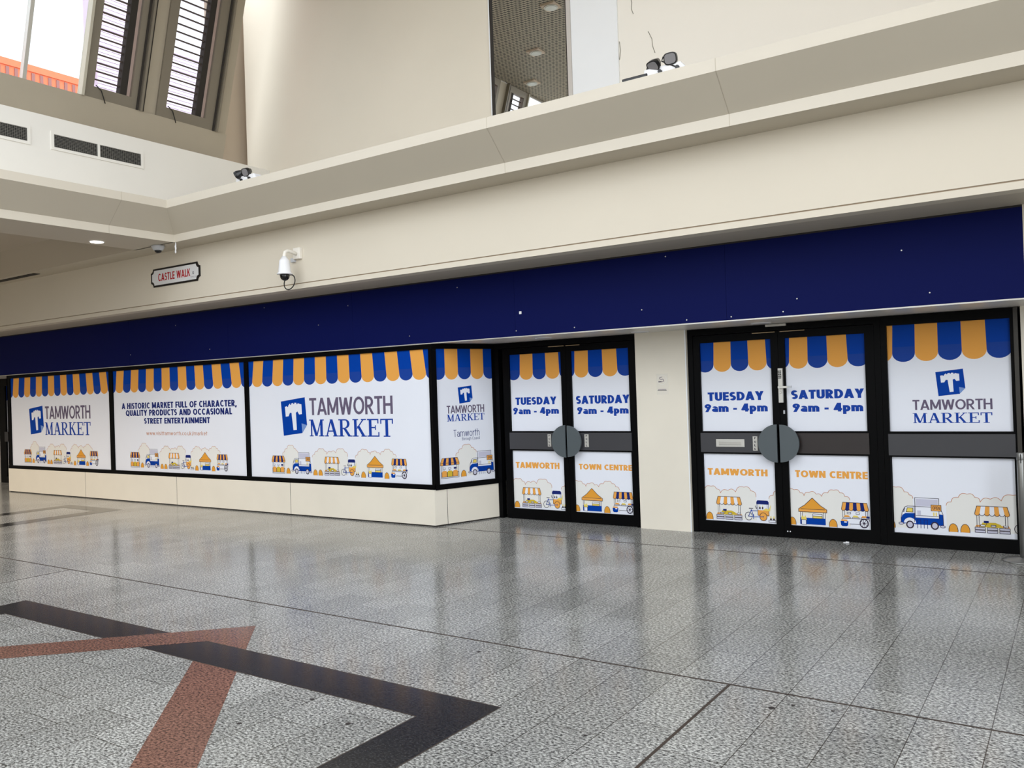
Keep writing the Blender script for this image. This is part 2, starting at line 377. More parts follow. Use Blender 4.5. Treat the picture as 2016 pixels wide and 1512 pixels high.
def serif_glyph(ch):
    w, t, sh, o = .17, .07, .06, .10
    V = lambda x, a, b, k=w: ('R', x-k/2, x+k/2, a, b)
    def sf(x, y, k=w, oo=o): return ('R', x-k/2-oo, x+k/2+oo, y-(sh if y > .5 else 0), y+(0 if y > .5 else sh))
    D = lambda a, b, c, d, k: ('D', a, b, c, d, k)
    if ch == 'M': W = 1.08; return W, [V(.19, 0, 1, t+.02), V(.88, 0, 1), D(.22, 1, .53, .03, w*1.05), D(.86, 1, .55, .03, t*1.1), sf(.19, 0, t), sf(.88, 0), ('R', .03, .28, 1-sh, 1), ('R', .8, 1.06, 1-sh, 1)]
    if ch == 'A': W = .92; return W, [D(.16, 0, .45, 1, t*1.2), D(.76, 0, .47, 1, w*1.1), ('R', .24, .66, .28, .28+t), sf(.16, 0, t), sf(.76, 0)]
    if ch == 'R': W = .92; return W, [V(.22, 0, 1), ('R', .2, .5, 1-t, 1), ('R', .2, .5, .44, .44+t), ('A', .48, .735, .2, .23, -90, 90, w, t), D(.44, .46, .76, 0, w*1.1), sf(.22, 0), ('R', .03, .3, 1-sh, 1), ('R', .7, .93, 0, sh)]
    if ch == 'K': W = .94; return W, [V(.22, 0, 1), D(.32, .46, .74, 1, t*1.3), D(.4, .6, .76, 0, w*1.1), sf(.22, 0), sf(.22, 1), ('R', .58, .9, 1-sh, 1), ('R', .58, .93, 0, sh)]
    if ch == 'E': W = .82; return W, [V(.22, 0, 1), ('R', .03, .74, 1-t, 1), ('R', .03, .78, 0, t), ('R', .2, .56, .48, .48+t), ('R', .67, .74, .74, 1), ('R', .71, .78, 0, .26), ('R', .51, .57, .38, .64)]
    if ch == 'T': W = .84; return W, [V(.42, 0, 1), ('R', .03, .81, 1-t, 1), ('R', .03, .1, .72, 1), ('R', .74, .81, .72, 1), sf(.42, 0, w, .12)]
def put_text(art, txt, x0, x1, y0, y1, m, w=.22, h=None, track=.10, layer=1, serif=False):
    """Fit a line of lettering in [x0,x1], baseline y0, cap height to y1."""
    h = h or w*.86; gl = [serif_glyph(c) if serif else glyph(c, w, h) for c in txt]
    tot = sum(g[0] for g in gl) + track*(len(txt)-1); sx = (x1-x0)/tot; sy = y1-y0; cx = 0
    for W, st in gl:
        P = lambda p: (x0+(cx+p[0])*sx, y0+p[1]*sy)
        for s in st:
            if s[0] == 'V': q = [(s[1]-w/2, s[2]), (s[1]+w/2, s[2]), (s[1]+w/2, s[3]), (s[1]-w/2, s[3])]
            elif s[0] == 'H': q = [(s[1], s[3]-h/2), (s[2], s[3]-h/2), (s[2], s[3]+h/2), (s[1], s[3]+h/2)]
            elif s[0] == 'R': q = [(s[1], s[3]), (s[2], s[3]), (s[2], s[4]), (s[1], s[4])]
            elif s[0] == 'D':
                k = (s[5] if serif else w*s[5])/2; q = [(s[1]-k, s[2]), (s[1]+k, s[2]), (s[3]+k, s[4]), (s[3]-k, s[4])]
            elif s[0] == 'A':
                ww, hh = (s[7], s[8]) if serif else (w, h); n = max(6, int(abs(s[6]-s[5])/20))
                for i in range(n):
                    t0 = math.radians(s[5]+(s[6]-s[5])*i/n); t1 = math.radians(s[5]+(s[6]-s[5])*(i+1)/n)
                    def e(t, sg): return P((s[1]+(s[3]+sg*ww/2)*math.cos(t), s[2]+(s[4]+sg*hh/2)*math.sin(t)))
                    art.add([e(t0, -1), e(t0, 1), e(t1, 1), e(t1, -1)], m, layer)
                continue
            art.add([P(p) for p in q], m, layer)
        cx += W+track

# ------------------------------------------------------------------ the market illustration, one long strip in metres
K = vink; LW = .0045
def scallop_awning(a, x0, x1, xt0, xt1, yb, yt, n, cols, u, v, lip=.018):
    X = lambda i: (x0+(x1-x0)*i/n, xt0+(xt1-xt0)*i/n)
    for i in range(n):
        b0, t0 = X(i); b1, t1 = X(i+1); m = cols[i % len(cols)]
        a.add([(u+b0, v+yb), (u+b1, v+yb), (u+t1, v+yt), (u+t0, v+yt)], m, 2)
        cx = u+(b0+b1)/2; rx = (b1-b0)/2
        a.ell(cx, v+yb, rx, lip, m, 2, 180, 360, 8); a.arc(cx, v+yb, rx, lip, LW, LW, K, 4, 180, 360, 8)
    a.line([(u+x0, v+yb), (u+xt0, v+yt), (u+xt1, v+yt), (u+x1, v+yb)], LW, K, 4)
def posts(a, xs, y0, y1, u, v):
    for x in xs: a.line([(u+x, v+y0), (u+x, v+y1)], LW, K, 1)
def bush(a, u, v, w=.074, h=.062):
    a.ell(u+w/2, v, w/2, h, vorange2, 2, -12, 192, 14); a.arc(u+w/2, v, w/2, h, LW, LW, K, 3, -14, 194, 14)
def stall_flat(a, u, v):
    n = 7
    for i in range(n):
        m = (vorange, vdeep)[i % 2]; b0, b1 = .265*i/n, .265*(i+1)/n; t0, t1 = .025+.215*i/n, .025+.215*(i+1)/n
        a.add([(u+b0, v+.150), (u+b1, v+.150), (u+b1, v+.176), (u+t1, v+.235), (u+t0, v+.235), (u+b0, v+.176)], m, 2)
    a.line([(u, v+.150), (u, v+.176), (u+.025, v+.235), (u+.24, v+.235), (u+.265, v+.176), (u+.265, v+.150)], LW, K, 4, True)
    a.line([(u, v+.176), (u+.265, v+.176)], LW, K, 4)
    posts(a, (.016, .034, .232, .250), .06, .15, u, v)
    for i, m in enumerate((vorange, volive, vorange)):
        x = u+.018+.077*i
        a.add([(x, v+.014), (x+.072, v+.014), (x+.072, v+.07), (x+.06, v+.086), (x+.012, v+.086), (x, v+.07)], m, 3)
        a.line([(x, v+.07), (x, v+.014), (x+.072, v+.014), (x+.072, v+.07)], LW, K, 4)
        a.obox(x+.016, x+.05, v+.104, v+.122, (filmm, filmm, vdeep)[i], LW*.8, K, 3); a.line([(x+.034, v+.086), (x+.034, v+.104)], LW*.8, K, 3)
    a.line([(u+.012, v+.07), (u+.012, v), (u+.258, v), (u+.258, v+.07)], LW, K, 4)
def van(a, u, v):
    L = lambda pts: [(u+x/1000, v+y/1000) for x, y in pts]
    a.add(L([(20, 50), (20, 95), (32, 150), (55, 196), (78, 207), (372, 207), (372, 50)]), filmm, 1)
    a.add(L([(18, 42), (18, 84), (32, 122), (58, 140), (135, 143), (345, 143), (374, 138), (374, 40), (318, 40), (262, 40), (140, 40), (128, 46), (60, 46), (50, 42)]), vblue, 2)
    a.line(L([(20, 45), (20, 95), (32, 150), (55, 196), (78, 207), (142, 207)]), LW, K, 4)
    a.line(L([(340, 207), (352, 196), (372, 140), (374, 40)]), LW, K, 4)
    a.add(L([(66, 152), (76, 190), (122, 190), (122, 152)]), vyellow, 3); a.line(L([(66, 152), (76, 190), (122, 190), (122, 152)]), LW, K, 4, True)
    a.line(L([(40, 152), (52, 188), (57, 186), (47, 152)]), LW*.7, K, 4, True); a.line(L([(134, 205), (134, 60)]), LW*.8, K, 4)
    a.rect(u+.142, u+.340, v+.104, v+.286, filmm, 5); a.line(L([(142, 104), (142, 286), (340, 286), (340, 104)]), LW, K, 6)
    a.rect(u+.152, u+.332, v+.212, v+.276, vlilac, 6); a.line(L([(142, 205), (340, 205)]), LW, K, 6)
    a.rect(u+.152, u+.332, v+.122, v+.198, filmm, 6); a.line(L([(148, 122), (334, 122)]), LW, K, 7)
    a.rect(u+.160, u+.190, v+.126, v+.170, vlilac, 7); a.rect(u+.292, u+.302, v+.126, v+.158, vyellow, 7); a.rect(u+.312, u+.322, v+.126, v+.158, vyellow, 7)
    a.obox(u+.276, u+.358, v+.172, v+.226, vorange, LW, K, 7)
    put_text(a, 'OPEN', u+.286, u+.348, v+.184, v+.214, vink, .16, layer=9)
    a.ell(u+.095, v+.050, .052, .05, filmm, 3, 0, 180, 12)
    for x in (.095, .302):
        a.ell(u+x, v+.036, .030, .033, vlilac, 4); a.arc(u+x, v+.036, .028, .031, .011, .011, K, 5)
    for x0, y0 in ((0, .034), (.347, .022)):
        a.ell(u+x0+.02, v+y0+.01, .02, .011, vlilac, 5); a.arc(u+x0+.02, v+y0+.01, .02, .011, LW, LW, K, 6)
    for x in (.158, .186, .214, .242): a.line([(u+x, v+.085), (u+x, v+.008)], LW, vdeep, 5)
    a.line([(u+.154, v+.085), (u+.188, v+.085)], LW, vdeep, 5); a.line([(u+.212, v+.085), (u+.246, v+.085)], LW, vdeep, 5)
def stall_scallop(a, u, v):
    scallop_awning(a, 0, .27, .018, .252, .168, .235, 7, (vorange, filmm), u, v)
    posts(a, (.016, .034, .236, .254), .05, .155, u, v)
    a.add([(u+.04, v+.05), (u+.06, v+.09), (u+.16, v+.092), (u+.20, v+.075), (u+.215, v+.05)], volive, 2)
    a.rect(u+.07, u+.108, v+.086, v+.106, vdeep, 3); a.line([(u+.09, v+.07), (u+.09, v+.09)], LW, K, 3)
    a.add([(u, v+.05), (u+.01, v+.066), (u+.26, v+.066), (u+.27, v+.05)], vorange, 1)
    for i in range(3):
        x = u+.095*i
        for y in (0, .026): a.obox(x, x+.08, v+y, v+y+.02, vlilac, LW, K, 3)
        a.obox(x+.044*(1 if i == 0 else .7), x+.036+.044*(1 if i == 0 else .7), v+.056, v+.07, filmm, LW, K, 4)
def trike(a, u, v):
    for x, f in ((.040, None), (.192, vorange)):
        if f: a.ell(u+x, v+.042, .036, .04, f, 3)
        a.arc(u+x, v+.042, .037, .041, LW*1.2, LW*1.2, K, 4); a.ell(u+x, v+.042, .006, .006, vdeep, 5, n=8)
    B = vblue
    a.line([(u+.04, v+.042), (u+.092, v+.036), (u+.07, v+.11), (u+.04, v+.042)], LW*1.4, B, 5); a.line([(u+.068, v+.098), (u+.13, v+.1)], LW*1.4, B, 5)
    a.line([(u+.092, v+.036), (u+.192, v+.042)], LW*1.4, B, 5); a.line([(u+.092, v+.015), (u+.092, v+.06)], LW*1.4, B, 5)
    a.line([(u+.048, v+.122), (u+.086, v+.122)], LW*1.5, K, 5); a.line([(u+.112, v+.15), (u+.122, v+.125), (u+.132, v+.13)], LW*1.3, K, 5)
    a.rect(u+.136, u+.25, v+.05, v+.108, vorange, 2); a.line([(u+.136, v+.108), (u+.136, v+.055), (u+.25, v+.055), (u+.25, v+.108)], LW, K, 3)
    a.rect(u+.128, u+.246, v+.108, v+.17, filmm, 1)
    for x in (.128, .140, .234, .246): a.line([(u+x, v+.108), (u+x, v+.17)], LW*.8, K, 2)
    for x in (.152, .180): a.rect(u+x, u+x+.014, v+.118, v+.142, K, 3); a.rect(u+x+.004, u+x+.010, v+.142, v+.158, vyellow, 3)
    a.add([(u+.19, v+.108), (u+.22, v+.13), (u+.25, v+.118), (u+.272, v+.17), (u+.262, v+.1)], vyellow, 3)
    a.add([(u+.124, v+.168), (u+.124, v+.192), (u+.136, v+.208), (u+.238, v+.208), (u+.25, v+.192), (u+.25, v+.168)], vdeep, 3)
def crate(a, u, v):
    a.obox(u, u+.07, v, v+.02, filmm, LW, K, 3)
    for x in (.012, .042): a.rect(u+x, u+x+.018, v+.02, v+.038, K, 3); a.rect(u+x+.004, u+x+.014, v+.038, v+.06, vyellow, 2)
def tent(a, u, v):
    a.add([(u, v+.150), (u+.06, v+.19), (u+.135, v+.262), (u+.21, v+.19), (u+.27, v+.150)], vorange2, 3)
    a.rect(u, u+.27, v+.122, v+.152, vorange, 3)
    a.line([(u, v+.122), (u, v+.150), (u+.06, v+.19), (u+.135, v+.262), (u+.21, v+.19), (u+.27, v+.150), (u+.27, v+.122)], LW*1.1, K, 5, True)
    a.line([(u+.02, v+.150), (u+.25, v+.150)], LW, K, 5)
    posts(a, (.016, .034, .236, .254), .06, .122, u, v)
    for i in range(6): a.add([(u+.045+.014*i, v+.118), (u+.053+.014*i, v+.118), (u+.049+.014*i, v+.106)], vyellow, 2)
    a.obox(u+.135, u+.225, v+.062, v+.085, vyellow, LW, K, 2); a.obox(u+.135, u+.225, v+.085, v+.105, filmm, LW, K, 2)
    a.rect(u+.012, u+.256, v, v+.064, vblue, 3)
    a.obox(u+.026, u+.07, v-.002, v+.044, filmm, LW, K, 4); a.add([(u+.02, v+.044), (u+.03, v+.085), (u+.05, v+.07), (u+.066, v+.088), (u+.076, v+.044)], vyellow, 4)
def cart(a, u, v):
    scallop_awning(a, .012, .258, .026, .244, .168, .232, 7, (vorange, vdeep), u, v, .016)
    posts(a, (.022, .040, .232, .250), .085, .155, u, v)
    for i in range(3):
        x = u+.03+.08*i
        a.add([(x, v+.088), (x+.01, v+.108), (x+.045, v+.108), (x+.062, v+.088)], (vorange, vyellow, vorange)[i], 2); a.obox(x, x+.062, v+.08, v+.09, filmm, LW*.8, K, 3)
        if i < 2: a.obox(x+.034, x+.066, v+.122, v+.138, filmm, LW*.8, K, 3)
    a.rect(u+.236, u+.266, v+.086, v+.106, vdeep, 3)
    a.line([(u+.02, v+.068), (u+.02, v+.078), (u+.262, v+.078), (u+.262, v+.06)], LW, K, 4)
    a.rect(u+.02, u+.25, v+.03, v+.075, filmm, 1); a.line([(u+.085, v+.026), (u+.18, v+.026)], LW, K, 3)
    a.arc(u+.215, v+.038, .036, .04, .01, .011, K, 5); a.ell(u+.215, v+.038, .01, .011, K, 5, n=10); a.ell(u+.215, v+.038, .034, .038, filmm, 2)
    for k in range(4):
        t = math.radians(45*k+10); a.line([(u+.215-.034*math.cos(t), v+.038-.038*math.sin(t)), (u+.215+.034*math.cos(t), v+.038+.038*math.sin(t))], LW*.9, K, 4)
    a.add([(u, v+.05), (u+.004, v+.012), (u+.016, v+.002), (u+.056, v+.002), (u+.068, v+.012), (u+.072, v+.05)], vblue, 4)
    a.rect(u+.008, u+.064, v+.05, v+.066, vorange, 3); a.rect(u+.034, u+.058, v+.036, v+.048, filmm, 5)
TREES = [[(.22,.25),(.26,.29),(.31,.335),(.38,.378),(.45,.336),(.49,.31),(.52,.278)],
         [(.795,.227),(.835,.26),(.894,.304),(.966,.337),(1.025,.311),(1.067,.27),(1.147,.30),(1.23,.288),(1.32,.341),(1.39,.306),(1.443,.246)],
         [(1.574,.233),(1.618,.269),(1.665,.317),(1.737,.334),(1.795,.307),(1.832,.279),(1.88,.313),(1.95,.299),(2.0,.28),(2.06,.316),(2.117,.344),(2.172,.322),(2.216,.288),(2.263,.255)]]
def tree_line(a, u, v):
    for T in TREES:
        pts = []
        for p, q in zip(T, T[1:]):
            mx, my = (p[0]+q[0])/2, (p[1]+q[1])/2; dx, dy = q[0]-p[0], q[1]-p[1]; L = math.hypot(dx, dy)
            for i in range(6):
                t = i/6; bulge = .26*L*math.sin(PI*t); pts.append((u+p[0]+dx*t-dy/L*bulge, v+p[1]+dy*t+dx/L*bulge))
        pts.append((u+T[-1][0], v+T[-1][1]))
        for p, q in zip(pts, pts[1:]):
            if q[0] > p[0]: a.add([(p[0], v+.004), (q[0], v+.004), (q[0], q[1]), (p[0], p[1])], vtree, 0)
        a.line(pts, .005, vline, 1)
def market_strip(a, u, v):
    tree_line(a, u, v); stall_flat(a, u, v); bush(a, u+.29, v+.012); van(a, u+.395, v); bush(a, u+.81, v+.004); bush(a, u+.905, v+.004)
    stall_scallop(a, u+1.02, v); trike(a, u+1.32, v+.004); crate(a, u+1.567, v-.004); bush(a, u+1.672, v); tent(a, u+1.775, v-.002); bush(a, u+2.064, v); cart(a, u+2.17, v)
def logo(a, x, y, sc):
    """Blue sheet with turned corner and a white battlemented T, drawn from the wide window's own measures."""
    P = lambda pts: [(x+px*sc, y+py*sc) for px, py in pts]
    a.add(P([(0, .461), (.47, .510), (.500, .142), (.405, .037), (.041, 0)]), vblue, 1)
    a.add(P([(.395, .165), (.500, .142), (.405, .037)]), vfold, 2)
    a.add(P([(.081, .389), (.147, .403), (.176, .429), (.212, .433), (.264, .441), (.32, .438), (.36, .425), (.403, .416), (.407, .288), (.353, .283), (.323, .324), (.286, .305), (.213, .306), (.175, .308), (.147, .261), (.091, .257)]), filmm, 2)
    for cx, cy in ((.140, .409), (.200, .436), (.262, .446), (.325, .442), ):
        a.add(P([(cx-.022, cy+.01), (cx+.012, cy+.012), (cx+.004, cy-.022), (cx-.014, cy-.024)]), vblue, 3)
    a.add(P([(.205, .32), (.292, .32), (.301, .080), (.235, .075)]), filmm, 2)
def awning(a, edges_top, edges_bot, first_blue, top, yv, yb, lip):
    n = len(edges_top)-1
    for i in range(n):
        blue = (i % 2 == 0) == first_blue; t0, t1, b0, b1 = edges_top[i], edges_top[i+1], edges_bot[i], edges_bot[i+1]
        k = (top-yv)/(top-yb); m0 = t0+(b0-t0)*k; m1 = t1+(b1-t1)*k
        a.add([(m0, yv), (m1, yv), (t1, top), (t0, top)], vblue if blue else vorange, 1)
        mm = vblue2 if blue else vorange
        a.add([(b0, yb), (b1, yb), (m1, yv), (m0, yv)], mm, 1); a.ell((b0+b1)/2, yb, (b1-b0)/2, lip, mm, 1, 180, 360, 14)

X_, Y_, Z_ = Vector((1, 0, 0)), Vector((0, 1, 0)), Vector((0, 0, 1))
def pane_frame(y): return (Vector((0, y, 0)), X_, Z_, Vector((0, -1, 0)))

# ------------------------------------------------------------------ floor
YF, YD = 7.60, 8.46
f = MB()
f.box(-26, 7, -8, 9.2, -.12, 0, gran)
def slab(pts, m, z=.0012): f.face([(x, y, z) for x, y in pts], m)
bx0, bx1, by1, bw = -7.10, -2.432, 3.384, .288
by0 = by1-(bx1-bx0); cx, cy, dr = (bx0+bx1)/2, (by0+by1)/2, 2.734
di = dr-.29*math.sqrt(2)
# red-brown diamond first, black square over it, then the two strips where the diamond passes over the square
ring = lambda r: [(cx, cy+r), (cx+r, cy), (cx, cy-r), (cx-r, cy)]
o_, i_ = ring(dr), ring(di)
for k in range(4): slab([o_[k], o_[(k+1) % 4], i_[(k+1) % 4], i_[k]], granbrown, .0010)
e_ = .007
for pts in ([(bx0-e_, by1+e_), (bx1+e_, by1+e_), (bx1-bw-e_, by1-bw-e_), (bx0+bw+e_, by1-bw-e_)], [(bx1+e_, by1+e_), (bx1+e_, by0-e_), (bx1-bw-e_, by0+bw), (bx1-bw-e_, by1-bw-e_)], [(bx0-e_, by1+e_), (bx0-e_, by0-e_), (bx0+bw+e_, by0+bw), (bx0+bw+e_, by1-bw-e_)]): slab(pts, brassy, .0013)
slab([(bx0, by1), (bx1, by1), (bx1-bw, by1-bw), (bx0+bw, by1-bw)], granblack, .0016)
slab([(bx1, by1), (bx1, by0), (bx1-bw, by0+bw), (bx1-bw, by1-bw)], granblack, .0016)
slab([(bx0, by0), (bx1, by0), (bx1-bw, by0+bw), (bx0+bw, by0+bw)], granblack, .0016)
slab([(bx0, by1), (bx0, by0), (bx0+bw, by0+bw), (bx0+bw, by1-bw)], granblack, .0016)
def on_left(y, r): return (cx-r+(y-cy), y)
slab([on_left(by1-bw-.01, dr), on_left(by1+.01, dr), on_left(by1+.01, di) if False else (cx-di+(by1-cy), by1), on_left(by1-bw-.01, di)], granbrown, .0022)
# narrow frame by the shop window further along
slab([(-13.16, 6.97), (-11.70, 6.97), (-12.02, 6.72), (-12.9, 6.72)], granblack, .0012)
slab([(-13.16, 6.97), (-12.9, 6.72), (-12.9, 2.0), (-13.16, 2.0)], granblack, .0012)
slab([(-11.70, 6.97), (-11.70, 2.0), (-12.02, 2.0), (-12.02, 6.72)], granblack, .0012)
for x, y, r_ in ((-1.28, 4.02, .016), (-1.2, 4.1, .010), (-1.02, 4.12, .009), (-2.95, 2.86, .014), (-3.35, 3.0, .012), (-3.42, 2.6, .013), (-3.05, 4.05, .012), (-1.9, 3.3, .009)):
    slab([(x+r_*math.cos(2*PI*i/9)*(1+.3*math.sin(i*2.1)), y+r_*math.sin(2*PI*i/9)) for i in range(9)], railbrown, .0014)
floor = f.build('floor'); tag(floor, 'grey speckled granite tile floor with black and red-brown inlaid bands', 'floor', kind=S)
for x0, x1, y0, y1, lab in ((-26, 7, 4.226, 4.238, 'long dark metal joint strip across the granite floor'), (-6.29, 7, 7.582, 7.594, 'thin dark joint strip along the doors in the floor'),
                            (-1.568, -1.554, -8, 4.226, 'dark metal joint strip running towards the viewer at right'), (-8.01, -8.0, -8, 4.226, 'dark joint strip running towards the viewer at far left')):
    t = MB(); t.box(x0, x1, y0, y1, -.01, .0018, brassy); tag(t.build('trim_%d' % (20+int(abs(x0)+abs(y0)))), lab, 'joint strip', kind=S)

# ------------------------------------------------------------------ shell of the upper storey
YW, ZS, ZL = 6.95, 2.873, 3.633          # bulkhead wall, recess soffit, ledge soffit
XE, YE, XU, YU = -9.711, 6.60, -9.43, 6.322  # lower lip, upper lip
b = MB()
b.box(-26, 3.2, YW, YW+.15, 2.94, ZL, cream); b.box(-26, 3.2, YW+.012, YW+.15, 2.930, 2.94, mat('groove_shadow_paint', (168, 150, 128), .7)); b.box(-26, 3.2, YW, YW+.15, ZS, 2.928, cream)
b.box(-26, 3.2, YW+.15, YF, ZS, ZS+.05, soffitm)
tag(b.build('wall_front'), 'cream upper wall above the navy fascia with a fine groove', 'wall', kind=S)

# cornice ledge: two runs meeting in an inside corner, profile lower lip, sloped underside, upper lip, top
prof = [(YE, ZL), (YE, 3.730), (YU, 3.995), (YU, 4.095)]
xprof = [(XE, ZL), (XE, 3.730), (XU, 3.995), (XU, 4.095)]
c = MB(); xr = 3.2; yn = -6
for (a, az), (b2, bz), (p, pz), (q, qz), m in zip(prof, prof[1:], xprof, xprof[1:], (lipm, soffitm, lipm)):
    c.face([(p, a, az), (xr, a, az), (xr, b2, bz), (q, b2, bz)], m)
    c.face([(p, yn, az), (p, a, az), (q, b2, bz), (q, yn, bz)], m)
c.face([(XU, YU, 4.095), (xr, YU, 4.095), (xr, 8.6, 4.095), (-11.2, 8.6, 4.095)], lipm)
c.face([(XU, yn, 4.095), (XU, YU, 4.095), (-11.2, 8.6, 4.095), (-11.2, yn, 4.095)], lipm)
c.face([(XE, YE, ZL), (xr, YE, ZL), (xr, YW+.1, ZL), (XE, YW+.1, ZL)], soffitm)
for x in (-4.47, -2.275, .5):   # board joints
    c.box(x-.003, x+.003, YU-.001, YU+.01, 3.995, 4.095, soffitm); c.box(x-.003, x+.003, YE-.001, YE+.01, ZL, 3.73, soffitm)
    n_ = Vector((0, -.265, -.278)).normalized()*.001
    c.face([(x-.002, YE+n_.y, 3.73+n_.z), (x+.002, YE+n_.y, 3.73+n_.z), (x+.002, YU+n_.y, 3.995+n_.z), (x-.002, YU+n_.y, 3.995+n_.z)], taupe)
c.face([(XE+.001, 5.72, 3.73-.001), (XE+.001, 5.726, 3.73-.001), (XU+.001, 5.726, 3.995-.001), (XU+.001, 5.72, 3.995-.001)], taupe)
c.box(XU-.01, XU+.001, 5.72, 5.726, 3.995, 4.095, soffitm); c.box(XE-.01, XE+.001, 5.72, 5.726, ZL, 3.73, soffitm)
tag(c.build('trim_1', recalc=False), 'cream stepped cornice ledge with shaded sloping underside', 'cornice', kind=S)

# low corridor ceiling to the left, with a raised coffer
d = MB(); kx1, ky1, kx0, ky0 = -10.55, 6.575, -22, 1.5
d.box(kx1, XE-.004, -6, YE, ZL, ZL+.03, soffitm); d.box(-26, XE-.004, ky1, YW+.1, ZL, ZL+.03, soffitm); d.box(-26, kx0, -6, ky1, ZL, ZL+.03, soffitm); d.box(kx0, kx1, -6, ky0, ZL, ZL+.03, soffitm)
s1, h1 = .55, .32
o4 = [(kx1, ky1), (kx0, ky1), (kx0, ky0), (kx1, ky0)]; i4 = [(kx1-s1, ky1-s1*.5), (kx0+s1, ky1-s1*.5), (kx0+s1, ky0+s1), (kx1-s1, ky0+s1)]
for k in range(4):
    p, q, r, t = o4[k], o4[(k+1) % 4], i4[(k+1) % 4], i4[k]
    d.face([(*p, ZL), (*q, ZL), (*r, ZL+h1), (*t, ZL+h1)], mat('coffer_paint', (176, 165, 147), .6, noise=.04, nscale=1))
d.face([(*p, ZL+h1) for p in i4], MATS['coffer_paint'])
d.box(-15.5, -13.45, 6.67, 6.77, ZL-.008, ZL+.002, gapm)
tag(d.build('ceiling_corridor', recalc=False), 'low taupe corridor ceiling with a raised coffer beyond the ledge', 'ceiling', kind=S)

# wall carrying the air vents, left side, above the ledge
XV = -10.0
e = MB(); e.box(XV-.12, XV, -6, 8.45, 4.0, 4.985, warmwhite); e.box(-10.9, XV-.12, -6, 8.45, 4.90, 4.93, warmwhite)
tag(e.build('wall_left'), 'pale wall with air vents above the left ledge', 'wall', kind=S)

# upper back wall: beige bay, white pier, off-white bay
g = MB()
g.box(-10.5, -5.875, 8.45, 8.6, 4.0, 7.9, beige); g.box(-5.875, -4.73, 8.47, 8.6, 4.0, 7.9, beige); g.box(-4.73, -4.14, 8.43, 8.6, 4.0, 7.9, whitep)
g.box(-4.14, 3.2, 8.45, 8.6, 4.0, 7.9, offwhite); g.box(-10.66, -10.5, 8.56, 8.7, 4.0, 7.9, pinkish); g.box(-10.66, -10.62, 7.87, 8.7, 4.0, 7.9, pinkish)
wb = g.build('wall_upper'); tag(wb, 'tall upper wall of beige and white bays around the mirror', 'wall', kind=S)
g = MB()
for pts in ([(-3.98, 5.86), (-3.965, 5.79), (-3.972, 5.72), (-3.95, 5.66)], [(-3.78, 5.42), (-3.74, 5.33), (-3.735, 5.25), (-3.71, 5.17)], [(-4.13, 5.4), (-4.12, 5.3), (-4.135, 5.2)]):
    g.tube([(x, 8.448, z) for x, z in pts], .004, mat('grey_crack', (150, 146, 136), .8), 5)
g.build('crack', wb)

# tall mirror in the upper wall
mi = empty('wall_mirror', (-5.32, 8.45, 4.1), 'tall narrow mirror on the upper wall reflecting a mesh ceiling', 'mirror')
g = MB(); g.box(-5.835, -4.80, 8.44, 8.468, 4.1, 7.8, mirrorm); g.build('glass', mi)
g = MB(); g.box(-5.865, -5.835, 8.425, 8.468, 4.1, 7.8, gapm); g.box(-4.80, -4.785, 8.425, 8.468, 4.1, 7.8, gapm); g.build('dark_edge', mi)
g = MB(); g.box(-4.785, -4.732, 8.42, 8.47, 4.1, 7.8, mat('grey_trim', (196, 190, 184), .5)); g.box(-5.885, -5.865, 8.43, 8.468, 4.1, 7.8, whitep); g.build('trim', mi)

# expanded-metal ceiling over the left half of the hall
g = MB(); g.face([(-9.53, .5, 7.84), (-6.2, .5, 7.84), (-6.2, 8.6, 7.84), (-9.53, 8.6, 7.84)], meshceil); g.box(-9.6, -6.1, .5, 8.6, 7.9, 8.0, gapm); g.box(-6.2, -6.1, .5, 8.6, 7.84, 7.9, frametaupe)
g.box(-6.1, 3.3, 4.3, 8.6, 7.9, 8.0, offwhite); g.box(-3.5, 3.3, .5, 4.3, 7.9, 8.0, offwhite); g.box(-1.4, 3.3, -6, .5, 7.9, 8.0, offwhite)  # unseen off-white roof slabs, added to shape the daylight from above
tag(g.build('ceiling'), 'brown expanded metal mesh ceiling seen in the mirror, with added unseen roof slabs', 'ceiling', kind=S)
for (x, y), w_ in zip(((-7.0, 5.05), (-8.2, 3.63), (-9.1, 2.36)), ('nearer lamp in the mirror, upper', 'lower lamp in the mirror', 'faint lamp near the mirror foot')):
    r = empty('ceiling_downlight', (x, y, 7.84), 'square recessed downlight on mesh ceiling, '+w_, 'ceiling light', 'downlights on the mesh ceiling')
    g = MB(); g.box(x-.13, x+.13, y-.13, y+.13, 7.815, 7.84, mat('beige_lamp_plate', (206, 188, 170), .5)); g.build('plate', r)
    g = MB(); g.lathe([(.115, -.012), (.115, .0)], (x, y, 7.815), alu); g.lathe([(.09, -.018), (.09, -.012)], (x, y, 7.815), mat('pale_lens', (214, 218, 216), .1)); g.build('lens', r)

# unseen right and rear walls, added and shaped to balance the light
g = MB(); g.box(3.2, 3.35, 4.2, 9, 0, 7.9, offwhite); g.box(3.2, 3.35, -8, -6, 0, 7.9, offwhite); tag(g.build('wall_right'), 'added unseen cream wall beside the open entrance at the right, shaped for the light', 'wall', kind=S)
g = MB(); g.box(-9.7, 3.2, -6.15, -6, 0, 2.4, cream); g.box(-2.5, 3.2, -6.15, -6, 2.4, 7.9, cream); g.box(-26, -9.7, -6.15, -6, 0, 3.7, cream); tag(g.build('wall_rear'), 'added unseen cream wall behind the viewer, shaped for the light', 'wall', kind=S)
g = MB(); g.box(-26.15, -26, -6, 9, 0, 4.0, beige); tag(g.build('wall_corridor'), 'beige wall at the far end of the corridor', 'wall', kind=S)

